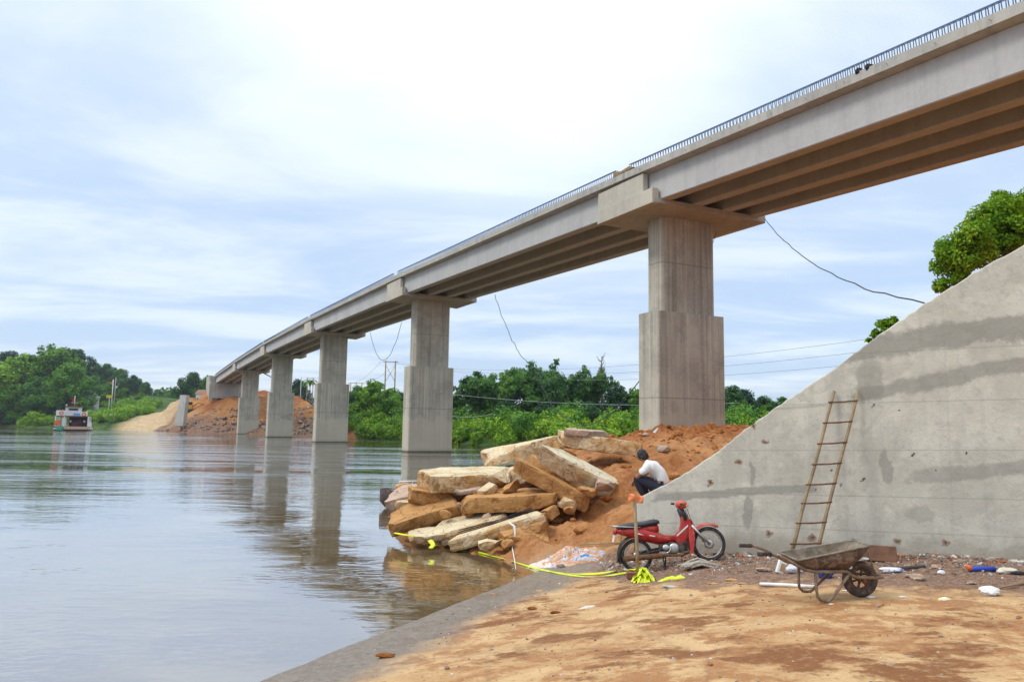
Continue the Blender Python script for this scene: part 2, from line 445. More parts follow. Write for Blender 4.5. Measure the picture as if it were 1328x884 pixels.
# material of the near ground: concrete apron under sand and mud, wet edge, debris strip, orange fill
m, n, p = newmat('near_ground'); v = n.pos()
zc = n.new('ShaderNodeSeparateColor'); n.l.new(n.attr('zone'), zc.inputs[0])
zm, zw, zd = zc.outputs
wv = n.vmath('ADD', v, n.vmath('SCALE', n.vmath('SUBTRACT', n.new('ShaderNodeTexNoise').outputs[1], (.5, .5, .5)), scale=.5))
st = n.noise(n.mul(wv, (.9, 1.1, 1)), 1.1, 8, .68, .25)
st2 = n.noise(n.mul(wv, (1.0, 1.3, 1)), 2.1, 8, .7, .25)
fn = n.noise(v, 14, 5, .7); gr = n.noise(v, 60, 3, .6)
sand = n.mix(n.rng(st, .35, .62), (.475, .27, .12), (.615, .40, .20))
sand = n.mix(n.math('MULTIPLY', n.rng(st2, .475, .585), .85), sand, (.36, .15, .05))
sand = n.mix(n.math('MULTIPLY', n.rng(n.noise(n.mul(wv, (.7, 1.0, 1)), 1.0, 7, .66), .51, .575), .9), sand, (.21, .075, .024))
sand = n.mix(n.math('MULTIPLY', n.rng(fn, .5, .75), .3), sand, (.72, .56, .36))
grime = n.noise(v, 22, 4, .7)
sand = n.mix(n.math('MULTIPLY', n.rng(grime, .54, .68), .6), sand, (.25, .13, .055))
sand = n.mix(n.math('MULTIPLY', n.rng(n.voro(v, 11), .13, .07), n.rng(n.noise(v, 2.5), .5, .6)), sand, (.16, .08, .04))
# tyre and drag tracks
trk = n.noise(n.mul(wv, (.22, 5.0, 1)), 1.0, 3, .5, .2)
sand = n.mix(n.math('MULTIPLY', n.rng(trk, .57, .66), .4), sand, (.36, .21, .10))
crk = n.voro(n.vmath('ADD', v, n.vmath('SCALE', n.new('ShaderNodeTexNoise').outputs[1], scale=.9)), .36, 'DISTANCE_TO_EDGE')
sand = n.mix(n.math('MULTIPLY', n.rng(crk, .012, .002), .22), sand, (.16, .09, .05))
deb = n.mix(n.rng(fn, .35, .65), (.155, .085, .055), (.29, .175, .115))
deb = n.mix(n.math('MULTIPLY', n.rng(n.voro(v, 26), .3, .12), .6), deb, (.48, .42, .36))
dm = n.rng(n.math('ADD', zd, n.math('MULTIPLY', n.math('SUBTRACT', st2, .5), .9)), .25, .55)
c = n.mix(dm, sand, deb)
wc = n.mix(n.rng(fn, .35, .65), (.185, .145, .11), (.27, .215, .17))
c = n.mix(zw, c, wc)
a = n.noise(v, .8, 6, .65, .5); b = n.noise(v, 6, 6, .7)
dirt = n.mix(n.rng(a, .36, .62), (.31, .118, .036), (.45, .21, .078))
dirt = n.mix(n.rng(b, .46, .68), dirt, (.25, .09, .028))
dirt = n.mix(n.math('MULTIPLY', n.rng(n.noise(v, 20, 4, .7), .58, .7), .6), dirt, (.62, .36, .17))
dirt = n.mix(n.rng(n.math('ADD', n.sep(v)[1], n.math('MULTIPLY', a, 4)), 27, 31), dirt, n.mix(n.rng(b, .4, .65), (.36, .125, .03), (.23, .07, .018)))
c = n.mix(zm, c, dirt)
n.set(p.inputs['Base Color'], c)
n.set(p.inputs['Roughness'], n.math('SUBTRACT', n.math('SUBTRACT', .95, n.math('MULTIPLY', zw, .5)), n.math('MULTIPLY', n.rng(st2, .48, .6), .3)))
p.inputs['Specular IOR Level'].default_value = .25
h = n.math('ADD', n.math('MULTIPLY', fn, .6), n.math('MULTIPLY', gr, .4)); h = n.math('ADD', h, n.math('MULTIPLY', b, n.math('MULTIPLY', zm, 1.6)))
n.set(p.inputs['Normal'], n.bump(h, .6, .03))
M['near_ground'] = m
def zone(o, r, g, b):
    ca = o.data.color_attributes.new('zone', 'FLOAT_COLOR', 'POINT')
    ca.data.foreach_set('color', np.stack([r.ravel(), g.ravel(), b.ravel(), np.ones(r.size)], -1).astype(np.float32).ravel())
g = fast_mesh('ground', np.stack([GX, GY, GZ], -1).reshape(-1, 3), F, m, smooth=True)
zone(g, np.clip(GM, 0, 1), np.clip(wet, 0, 1), np.clip(debris, 0, 1)); tag(g, kind='structure')
def gz(x, y):
    i = int(np.clip(np.searchsorted(gx, x) - 1, 0, nxn - 2)); j = int(np.clip(np.searchsorted(gy, y) - 1, 0, nyn - 2))
    tx = (x - gx[i]) / (gx[i + 1] - gx[i]); ty = (y - gy[j]) / (gy[j + 1] - gy[j])
    return float((GZ[j, i] * (1 - tx) + GZ[j, i + 1] * tx) * (1 - ty) + (GZ[j + 1, i] * (1 - tx) + GZ[j + 1, i + 1] * tx) * ty)
def ong(u, v):
    """where the sight line of photo point (u, v) meets the near ground"""
    r = ray(u, v); p0 = Vector((0, 0, EYE)); lo = None
    t = 3.5
    while t < 60:
        q = p0 + r * t
        if q.z < gz(q.x, q.y): break
        t += .05
    a_, b_ = t - .05, t
    for _ in range(12):
        m_ = (a_ + b_) / 2; q = p0 + r * m_
        if q.z < gz(q.x, q.y): b_ = m_
        else: a_ = m_
    q = p0 + r * b_; q.z = gz(q.x, q.y); return q

# ------------------------------------------------------------------ far bank
BX1, BY1, PHI, SPAN = 9.083, 40.417, .4774, 37.125
BD = Vector((-math.sin(PHI), math.cos(PHI), 0)); BT = Vector((math.cos(PHI), math.sin(PHI), 0)); BO = Vector((BX1, BY1, 0))
def far_z(X, Y):
    d = sdist(X, Y, FAR_SHORE)
    z = np.interp(d, [-60, -8, 0, 3, 9, 30, 120, 400, 3000], [-6, -2.5, 0, .9, 2.2, 3.2, 4.5, 8, 14])
    s = (X - BX1) * BD.x + (Y - BY1) * BD.y; o_ = (X - BX1) * BT.x + (Y - BY1) * BT.y
    top = np.interp(s, [188, 212, 245, 260], [8.7, 8.7, 3, 0])
    top = np.where(o_ > -4.5, np.maximum(top, np.interp(s, [170, 186, 196, 225, 262, 280], [8.7, 8.9, 11.6, 11.6, 2, -6]) - np.maximum(-2.5 - o_, 0) * 1.4), top)
    top = np.minimum(top, .2 + .55 * d) + np.where(s < 100, -9, 0)
    side = np.where(o_ < 0, np.maximum(-12.5 - o_, 0) * 3.0, np.maximum(o_ - 13, 0) * .9)
    emb = top - side
    left = np.where(d > 0, 2.6 * np.exp(-((X + 100) ** 2 / 500 + (Y - 235) ** 2 / 500)), 0)
    hill = np.where(d > 0, smooth(5, 90, d) * (17 * np.exp(-((X + 235) / 75) ** 2 - ((Y - 350) / 95) ** 2) + 6 * np.exp(-((X + 150) / 45) ** 2 - ((Y - 300) / 60) ** 2)), 0)
    zz_ = z + left + hill
    return np.where(d > 0, np.maximum(zz_, emb), z), d, emb > zz_ - .3
def fz(x, y): return float(far_z(np.array([float(x)]), np.array([float(y)]))[0][0])
fx = np.concatenate([np.arange(-3000, -420, 120), np.arange(-420, -130, 6), np.arange(-130, -10, 1.4), np.arange(-10, 60, 3), np.arange(60, 300, 20), np.arange(300, 2600, 150)])
fy = np.concatenate([np.arange(84, 130, 2.5), np.arange(130, 260, 1.4), np.arange(260, 460, 8), np.arange(460, 4600, 150)])
HX, HY = np.meshgrid(fx, fy); HZ, HD, HE = far_z(HX, HY)
HZ = HZ + np.where(HD > 0, vnoise(HX, HY, .25, 21, 4, .6) * (.5 + .7 * HE) * smooth(0, 4, HD), 0)
E1 = smooth(0, 1, HE.astype(float)); 
road = smooth(0, 1, 1 - np.abs(sdist(HX, HY, [(-96, 196), (-101, 214), (-104, 236), (-96, 262)])) / np.interp(HY, [190, 215, 240, 262], [15, 10, 6, 4]) + .35) * (HX < -80 + 0 * HY)
rub = smooth(9, 2, HD + vnoise(HX, HY, .3, 33, 3) * 6) * (HX > -92) * (HX < -36)
ny_, nx_ = HX.shape; idx = np.arange(ny_ * nx_).reshape(ny_, nx_)
F = np.stack([idx[:-1, :-1], idx[:-1, 1:], idx[1:, 1:], idx[1:, :-1]], -1).reshape(-1, 4)
m, n, p = newmat('far_bank'); v = n.pos()
zc = n.new('ShaderNodeSeparateColor'); n.l.new(n.attr('zone'), zc.inputs[0]); ze, zr, zu = zc.outputs
a = n.noise(v, .12, 5, .6); b = n.noise(v, .8, 5, .65)
c = n.mix(n.rng(a, .35, .65), (.03, .075, .016), (.07, .13, .025))
c = n.mix(n.rng(b, .5, .7), c, (.16, .15, .06))
e = n.mix(n.rng(a, .38, .6), (.25, .088, .03), (.40, .185, .065)); e = n.mix(n.rng(b, .5, .7), e, (.22, .085, .035))
c = n.mix(ze, c, e)
c = n.mix(zr, c, n.mix(n.rng(b, .35, .65), (.44, .30, .165), (.56, .41, .25)))
c = n.mix(zu, c, n.mix(n.rng(n.noise(v, 1.6, 4, .7), .42, .6), (.17, .10, .07), (.28, .16, .10)))
n.set(p.inputs['Base Color'], c); p.inputs['Roughness'].default_value = .95; p.inputs['Specular IOR Level'].default_value = .1
n.set(p.inputs['Normal'], n.bump(b, .7, .4))
g = fast_mesh('far_bank', np.stack([HX, HY, HZ], -1).reshape(-1, 3), F, m, smooth=True); zone(g, E1, np.clip(road, 0, 1), np.clip(rub, 0, 1)); tag(g, kind='structure')

# ------------------------------------------------------------------ river
m, n, p = newmat('river_water'); v = n.pos(); yv = n.sep(v)[1]
r1 = n.noise(n.mul(v, (.35, 1.1, 1)), 1.0, 4, .55, .3)
r2 = n.noise(n.mul(v, (2.2, 4.2, 1)), 1.0, 3, .55, .2)
r3 = n.noise(n.mul(v, (.05, .16, 1)), 1.0, 3, .6)
patch = n.noise(n.mul(v, (.010, .055, 1)), 1.0, 3, .55, .5)
calm = n.rng(n.math('ADD', yv, n.math('MULTIPLY', n.math('SUBTRACT', patch, .5), 30)), 20, 66, .10, 1.0)
amp = n.math('MULTIPLY', calm, n.rng(patch, .44, .58, .55, 1.5))
r4 = n.noise(n.mul(v, (5.5, 8, 1)), 1.0, 2, .5, .4)
near_r = n.math('MULTIPLY', n.rng(n.noise(n.mul(v, (.22, .3, 1)), 1.0, 3), .46, .62, .15, 1.0), n.rng(yv, 40, 14, 0, 1))
h = n.math('ADD', n.math('MULTIPLY', r1, .16), n.math('ADD', n.math('MULTIPLY', r2, .035), n.math('MULTIPLY', r3, .35)))
h = n.math('ADD', n.math('MULTIPLY', h, amp), n.math('MULTIPLY', n.math('ADD', n.math('MULTIPLY', r4, .006), n.math('MULTIPLY', r2, .009)), near_r))
n.set(p.inputs['Normal'], n.bump(h, 1.0, .55))
mud = n.mix(n.rng(n.noise(v, .25, 3), .35, .65), (.18, .115, .045), (.215, .15, .075))
n.set(p.inputs['Base Color'], mud)
p.inputs['Roughness'].default_value = .9; p.inputs['Specular IOR Level'].default_value = 0
nrm = p.inputs['Normal'].links[0].from_socket
gl = n.new('ShaderNodeBsdfGlossy'); gl.inputs['Color'].default_value = (.93, .96, 1, 1); gl.inputs['Roughness'].default_value = .035; n.l.new(nrm, gl.inputs['Normal'])
fr = n.new('ShaderNodeFresnel'); fr.inputs['IOR'].default_value = 1.75; n.l.new(nrm, fr.inputs['Normal'])
ms = n.new('ShaderNodeMixShader'); n.set(ms.inputs[0], n.math('ADD', n.math('MULTIPLY', fr.outputs[0], .75), .34, clamp=True))
n.l.new(p.outputs[0], ms.inputs[1]); n.l.new(gl.outputs[0], ms.inputs[2]); n.l.new(ms.outputs[0], n.n['Material Output'].inputs[0])
W_ = MB(); W_.add([(-3000, -60, 0), (2600, -60, 0), (2600, 4700, 0), (-3000, 4700, 0)], [(0, 1, 2, 3)])
tag(W_.build('river_water', m), kind='structure')

# ================================================================== BRIDGE
def bp(s, o_, z): return BO + BD * s + BT * o_ + Vector((0, 0, z))
ST = [-37.125, 0, 37.125, 74.25, 111.375, 148.5, 185.6]       # piers along the bridge (first and last are abutments)
GB = [12.65, 13.93, 14.78, 15.10, 14.95, 14.20, 12.98]        # underside of the girders there
bridge = thing('road_bridge', BO, 'long unfinished grey concrete girder bridge on tall stepped piers, crossing the muddy river', 'bridge')
def bchild(mb, name, mat, parent=None, bevel=0):
    off = BO
    mb.v = [tuple(Vector(p) - off) for p in mb.v]
    return mb.build(name, mat, parent or bridge, bevel=bevel)
def obox(mb, s0, s1, o0, o1, z00, z01, z10, z11, m=0):
    """a box in bridge axes: bottom z00/z10 and top z01/z11 at s0/s1"""
    vs = [bp(s0, o0, z00), bp(s1, o0, z10), bp(s1, o1, z10), bp(s0, o1, z00), bp(s0, o0, z01), bp(s1, o0, z11), bp(s1, o1, z11), bp(s0, o1, z01)]
    mb.add(vs, [(3, 2, 1, 0), (4, 5, 6, 7), (0, 1, 5, 4), (1, 2, 6, 5), (2, 3, 7, 6), (3, 0, 4, 7)], m)
def rring(s, w, t, r, z, k=5):
    out = []
    for sx, sy, a0 in ((1, 1, 0), (-1, 1, PI / 2), (-1, -1, PI), (1, -1, 1.5 * PI)):
        for i in range(k + 1):
            a = a0 + PI / 2 * i / k
            out.append(bp(s + sy * (t / 2 - r) + r * math.sin(a), sx * (w / 2 - r) + r * math.cos(a), z))
    return out
STEP = [8.57, 8.08, 8.08, 8.08, 8.08]
for k in range(1, 6):
    s, zt = ST[k], GB[k] - .28; st_ = STEP[k - 1]
    mb = MB(); mb.loft([rring(s, 4.5, 1.75, .16, -1.2), rring(s, 4.5, 1.75, .16, st_)], smooth=False)
    pier = bchild(mb, 'pier', M['pier'])
    mb = MB(); mb.loft([rring(s, 3.66, 1.4, .34, st_ - .02, 6), rring(s, 3.66, 1.4, .34, zt + .002, 6)], smooth=False); sh = bchild(mb, 'upper_shaft', M['pier'], pier)
    mb = MB(); obox(mb, s - 2.45, s + 2.45, -3.72, 3.72, zt, GB[k] - .02, zt, GB[k] - .02); bchild(mb, 'pier_cap', M['slab_edge'], pier, .02)
    for side in (-1, 1):
        mb = MB(); a_, b_ = sorted((side * 3.40, side * 3.80))
        obox(mb, s - 2.42, s + 2.42, a_, b_, zt - .03, GB[k] + .46, zt - .03, GB[k] + .46)
        a_, b_ = sorted((side * 3.40, side * 3.70))
        obox(mb, s - 1.55, s + 2.5, a_, b_, GB[k] + .46, GB[k] + 1.44, GB[k] + .46, GB[k] + 1.44)
        bchild(mb, 'end_wall', M['end_wall'], pier, .015)
for i in range(6):
    s0, s1 = ST[i] + .22, ST[i + 1] - .22; z0, z1 = GB[i], GB[i + 1]
    if i == 0: z0 = GB[0]
    for o_ in (-3, -1, 1, 3):
        mb = MB(); prof = [(-.30, .04), (-.26, 0), (.26, 0), (.30, .04), (.30, 1.50), (-.30, 1.50)]
        mb.loft([[bp(s0, o_ + a_, z0 + b_) for a_, b_ in prof], [bp(s1, o_ + a_, z1 + b_) for a_, b_ in prof]], smooth=False)
        bchild(mb, 'girder', M['beam'])
    mb = MB(); s0, s1 = ST[i], ST[i + 1] - .05
    prof = [(-3.78, 1.56), (-3.2, 1.5), (3.2, 1.5), (3.78, 1.56), (3.78, 1.92), (-3.78, 1.92)]
    mb.loft([[bp(s0, a_, z0 + b_) for a_, b_ in prof], [bp(s1, a_, z1 + b_) for a_, b_ in prof]], smooth=False)
    for q in np.arange(s0 + .7, s1, 1.75):                       # stubs of tie wire on the slab edge
        f_ = (q - s0) / (s1 - s0); zq = z0 + (z1 - z0) * f_ + 1.72
        mb.tube([bp(q, -3.77, zq), bp(q, -3.86, zq + .02), bp(q + .06, -3.88, zq + .07)], .012, 4)
    slab = bchild(mb, 'deck_slab', M['slab_edge'])
    # starter bars left for the parapet
    near = i in (0, 1)
    qs = list(np.arange(s0 + (.9 if i else 14), s1 - .25, .2 if near else .34))
    rest = MB(); cnt = 0
    for side in (-1, 1):
        for q in qs:
            f_ = (q - s0) / (s1 - s0); zq = z0 + (z1 - z0) * f_ + 1.90
            path = [bp(q, side * 3.66, zq), bp(q + .02, side * 3.64, zq + .40), bp(q + .02, side * 3.52, zq + .40), bp(q, side * 3.48, zq)]
            if i == 0 and side == -1 and cnt < 100:
                b_ = MB(); b_.tube(path, .016, 4); bchild(b_, 'starter_bar', M['rebar'], slab); cnt += 1
            else: rest.tube(path, .016 if near else .02, 4)
        for dz, oo in ((.405, 3.64), (.36, 3.665), (.405, 3.52)):
            rest.tube([bp(qs[0], side * oo, z0 + (z1 - z0) * (qs[0] - s0) / (s1 - s0) + 1.90 + dz), bp(qs[-1], side * oo, z0 + (z1 - z0) * (qs[-1] - s0) / (s1 - s0) + 1.90 + dz)], .015 if near else .02, 4)
    tag(bchild(rest, 'starter_bars', M['rebar'], slab), kind='stuff')
# far abutment: seat wall, back wall, wing
mb = MB(); sA = ST[6]
obox(mb, sA - .9, sA + 1.2, -4.6, 4.6, 8.9, GB[6] - .03, 8.9, GB[6] - .03)
ab = bchild(mb, 'abutment', M['slab_edge'], None, .03)
mb = MB(); obox(mb, sA + .15, sA + 1.0, -4.5, 4.5, GB[6] - .03, GB[6] + 1.9, GB[6] - .03, GB[6] + 1.9); bchild(mb, 'back_wall', M['slab_edge'], ab)
for side in (-1, 1):
    mb = MB(); mb.prism([bp(sA - .95, side * 4.95, 8.2), bp(sA + 8, side * 4.95, 12.0), bp(sA + 8, side * 4.95, GB[6] + 1.7), bp(sA - .2, side * 4.95, GB[6] + 1.9), bp(sA - .2, side * 4.95, GB[6] + .2), bp(sA - .95, side * 4.95, GB[6] - .1)], BT * (-side * .45))
    bchild(mb, 'wing', M['slab_edge'], ab)
mb = MB()
for o_ in (-3, 0, 3): mb.loft([[bp(sA + .4 + math.cos(a) * .6, o_ + math.sin(a) * .6, zq) for a in np.linspace(0, 2 * PI, 12, False)] for zq in (5, 8.92)])
bchild(mb, 'pile', M['slab_edge'], ab)

# ================================================================== WING WALL
m, n, p = newmat('wall_concrete'); v = n.pos(); px_, py_, pz_ = n.sep(v)[0:3]
f1 = n.noise(v, .9, 6, .62, .4); f2 = n.noise(v, 7, 6, .68); f3 = n.noise(n.mul(v, (4, 4, .25)), 1.0, 5, .6); f4 = n.noise(v, 28, 4, .7)
c = n.mix(n.rng(f1, .33, .66), (.52, .49, .41), (.68, .645, .54))
c = n.mix(n.math('MULTIPLY', n.rng(f3, .48, .72), .35), c, (.37, .35, .30))
c = n.mix(n.math('MULTIPLY', n.rng(n.noise(v, 3.6, 8, .75, .6), .50, .64), .45), c, (.41, .385, .325))
c = n.mix(n.math('MULTIPLY', n.rng(n.noise(v, 16, 5, .75), .56, .70), .4), c, (.34, .32, .28))
c = n.mix(n.math('MULTIPLY', n.rng(f2, .50, .72), .45), c, (.40, .375, .32))
c = n.mix(n.math('MULTIPLY', n.rng(n.noise(v, 2.2, 5, .7), .52, .68), .5), c, (.74, .70, .59))
wob = n.math('MULTIPLY', n.math('SUBTRACT', n.noise(v, 1.9, 7, .72), .5), 1.5)
def bandline(z0, slope, half, amt, colr, x0=None, x1=None, seam=False):
    global c
    zl = n.math('ADD', z0, n.math('MULTIPLY', px_, slope))
    e = n.math('ABSOLUTE', n.math('SUBTRACT', n.math('ADD', pz_, n.math('MULTIPLY', wob, half * (1.6 if not seam else .2))), zl))
    mk = n.rng(e, half, half * .55)
    if x0 is not None: mk = n.math('MULTIPLY', mk, n.rng(n.math('ADD', px_, wob), x0, x0 + .15))
    if x1 is not None: mk = n.math('MULTIPLY', mk, n.rng(n.math('ADD', px_, wob), x1, x1 - .15))
    c = n.mix(n.math('MULTIPLY', mk, amt), c, colr)
WET = (.26, .245, .21)
bandline(1.02, .115, .085, .62, WET, 2.5, 5.15)       # trowelled repairs over the lift joints
bandline(.92, .145, .13, .5, WET, 6.1, 9)
bandline(1.80, .23, .15, .6, WET, 5.35, 9)
bandline(2.95, .155, .25, .68, WET, 4.9, 9)
bandline(2.42, .10, .03, .35, WET, 3.5, 5.2)
for z0 in (.79, 1.33, 2.05, 2.80, 3.6): bandline(z0, .03, .012, .3, (.24, .23, .2), None, None, True)
def blotch(x0, z0, rx, rz, amt, colr):
    global c
    e = n.math('ADD', n.math('POWER', n.math('DIVIDE', n.math('SUBTRACT', n.math('ADD', px_, n.math('MULTIPLY', wob, .25)), x0), rx), 2), n.math('POWER', n.math('DIVIDE', n.math('SUBTRACT', n.math('ADD', pz_, n.math('MULTIPLY', wob, .3)), z0), rz), 2))
    c = n.mix(n.math('MULTIPLY', n.rng(e, 1.2, .6), amt), c, colr)
for q in ((3.98, 1.12, .07, .3, .6), (4.05, 1.78, .05, .22, .55), (5.9, 1.95, .09, .3, .6), (5.75, 3.3, .22, .35, .5), (6.3, 1.25, .2, .12, .35)): blotch(*q, WET)
for x0, z0 in ((4.26, .78), (4.9, .8), (5.5, .83), (6.02, .84), (6.6, .86), (3.86, 1.95), (3.45, 1.62), (4.3, 2.35), (4.12, 2.6)):
    blotch(x0, z0, .055, .06, .75, (.24, .12, .06)); blotch(x0, z0, .022, .022, .9, (.05, .035, .03))
for x0, z0 in ((5.2, 1.9), (5.3, 1.65), (5.6, 1.75), (5.0, 1.6), (6.2, 2.1), (6.5, 1.9), (5.75, 2.9), (6.1, 2.85), (6.9, 2.2)): blotch(x0, z0, .018, .018, .9, (.06, .05, .045))
vert = n.math('ABSOLUTE', n.math('SUBTRACT', n.math('FRACT', n.math('DIVIDE', px_, 1.22)), .5))
c = n.mix(n.math('MULTIPLY', n.rng(vert, .008, .003), .12), c, (.26, .25, .22))
c = n.mix(n.math('MULTIPLY', n.rng(n.math('ADD', n.math('SUBTRACT', pz_, n.math('MULTIPLY', px_, .045)), n.math('MULTIPLY', wob, .5)), .72, .38), .55), c, (.28, .22, .165))
c = n.mix(n.math('MULTIPLY', n.rng(n.voro(v, 9), .07, .03), n.rng(n.noise(v, 3), .54, .62)), c, (.2, .19, .16))
n.set(p.inputs['Base Color'], c); p.inputs['Roughness'].default_value = .88; p.inputs['Specular IOR Level'].default_value = .3
n.set(p.inputs['Normal'], n.bump(n.math('ADD', n.math('MULTIPLY', f2, .8), n.math('MULTIPLY', f4, .5)), .5, .015))
M['wall'] = m
top_px = [(824, 648), (851, 634), (882, 618), (938, 580), (965, 557), (1020, 519), (1070, 486), (1140, 434), (1200, 393), (1262, 354), (1328, 318)]
wd = Vector((WX1 - WX0, WY1 - WY0, 0)).normalized(); wn = Vector((-wd.y, wd.x, 0))    # wn points behind the wall
def onwall(u, v, off=0.0):
    r = ray(u, v); p0 = Vector((WX0, WY0, 0)) + wn * off
    return Vector((0, 0, EYE)) + r * ((p0 - Vector((0, 0, EYE))).dot(wn) / r.dot(wn))
prof = [onwall(u, v) for u, v in top_px]
while prof[-1].x < 15: prof.append(prof[-1] + (wd + Vector((0, 0, .80))) * .8)
fine = []
rnd = random.Random(5)
for a_, b_ in zip(prof[:-1], prof[1:]):
    k = max(2, int((b_ - a_).length / .09))
    for j in range(k): fine.append(a_.lerp(b_, j / k) + Vector((0, 0, rnd.uniform(-.012, .012))))
fine.append(prof[-1])
mb = MB()
front = fine; back = [q + wn * .62 for q in fine]
fb = [Vector((q.x, q.y, -.6)) for q in front]; bb = [Vector((q.x, q.y, -.6)) for q in back]
k = len(fine)
for i in range(k - 1):
    mb.add([fb[i], fb[i + 1], front[i + 1], front[i]], [(0, 1, 2, 3)])
    mb.add([front[i], front[i + 1], back[i + 1], back[i]], [(0, 1, 2, 3)])
    mb.add([bb[i + 1], bb[i], back[i], back[i + 1]], [(0, 1, 2, 3)])
mb.add([fb[0], front[0], back[0], bb[0]], [(0, 1, 2, 3)]); mb.add([fb[-1], bb[-1], back[-1], front[-1]], [(0, 1, 2, 3)])
tag(mb.build('wing_wall', M['wall'], bevel=.02), 'sloping grey concrete wing wall with dark trowelled repair bands and rust spots', 'wall')

# ================================================================== BROKEN CONCRETE SLABS
def slab_obj(u, v, Y, L, W, T, tilt, tip, yaw, mat, label, seed, group='broken concrete slabs dumped on the river bank', jag=.06):
    T = T * .9 if T > .35 else T
    Rm = Matrix.Rotation(R(tilt), 3, 'Y') @ Matrix.Rotation(R(tip), 3, 'X') @ Matrix.Rotation(R(yaw), 3, 'Z')
    c = at(u, v, Y) + Rm @ Vector((0, W / 2, 0))
    st = .055
    nx, ny, nz_ = max(4, int(L / st)), max(4, int(W / st)), max(3, int(T / st))
    V, F, key = [], [], {}
    def vid(i, j, k):
        t = (i, j, k)
        if t not in key:
            key[t] = len(V); V.append(Vector(((i / nx - .5) * L, (j / ny - .5) * W, (k / nz_ - .5) * T)))
        return key[t]
    for i in range(nx):
        for j in range(ny):
            F.append((vid(i, j, nz_), vid(i + 1, j, nz_), vid(i + 1, j + 1, nz_), vid(i, j + 1, nz_)))
            F.append((vid(i, j + 1, 0), vid(i + 1, j + 1, 0), vid(i + 1, j, 0), vid(i, j, 0)))
        for k in range(nz_):
            F.append((vid(i, 0, k), vid(i + 1, 0, k), vid(i + 1, 0, k + 1), vid(i, 0, k + 1)))
            F.append((vid(i + 1, ny, k), vid(i, ny, k), vid(i, ny, k + 1), vid(i + 1, ny, k + 1)))
    for j in range(ny):
        for k in range(nz_):
            F.append((vid(0, j + 1, k), vid(0, j, k), vid(0, j, k + 1), vid(0, j + 1, k + 1)))
            F.append((vid(nx, j, k), vid(nx, j + 1, k), vid(nx, j + 1, k + 1), vid(nx, j, k + 1)))
    off = Vector((seed * 5.17, seed * 2.3, seed * 3.9)); H = Vector((L / 2, W / 2, T / 2))
    rr_ = random.Random(seed); k1, k2, k3 = rr_.uniform(-.22, .22), rr_.uniform(-.22, .22), rr_.uniform(-.25, .25)
    out = []; cuts = []
    for _ in range(7):
        sgn = Vector((rr_.choice((-1, 1)), rr_.choice((-1, 1)), rr_.choice((-1, 1)))); nn = Vector((sgn.x * rr_.uniform(.2, 1), sgn.y * rr_.uniform(.2, 1), sgn.z * rr_.uniform(.0, 1.1))).normalized()
        cuts.append((nn, nn.dot(Vector((sgn.x * H.x, sgn.y * H.y, sgn.z * H.z))) - rr_.uniform(.06, .30) * min(1, T / .35)))
    for q in V:
        r_ = .02 + .11 * max(0, mn.noise(q * 3.1 + off) + .1)
        inner = Vector([max(-(h - r_), min(h - r_, a)) for a, h in zip(q, H)])
        dd = q - inner
        if dd.length > 1e-6: q2 = inner + dd.normalized() * r_
        else: q2 = q
        e = mn.noise(Vector((q.y * 1.6, q.z * .8, 3.3)) + off); e2 = mn.noise(Vector((q.x * 1.3, q.z * .9, 8.8)) + off)
        s = Vector((q2.x * (1 + k1 * q2.y / W) , q2.y * (1 + k2 * q2.x / L), q2.z * (1 + k3 * q2.x / L)))
        s.x += e * jag * 3 * (abs(q.x) / H.x) ** 4 * (1 if q.x > 0 else -1)
        s.y += e2 * jag * 2.2 * (abs(q.y) / H.y) ** 4 * (1 if q.y > 0 else -1)
        nzv = mn.noise_vector(q * 4.5 + off) * .022 + mn.noise_vector(q * 13 + off) * .013 + mn.noise_vector(q * 1.4 + off) * .045
        side = 1 if abs(q.z) < H.z * .95 else .55
        for nn, dc in cuts:
            ov = s.dot(nn) - dc
            if ov > 0: s = s - nn * ov
        out.append(s + nzv * side * (1 if T > .2 else .6))
    mb = MB(); mb.add(out, F, 0, False)
    o = mb.build('concrete_slab', mat, None)
    o.matrix_world = Matrix.Translation(c) @ Rm.to_4x4()
    return tag(o, label, 'slab', group)
SL, SG, SB = M['slab'], M['slab_grey'], M['slab_brown']
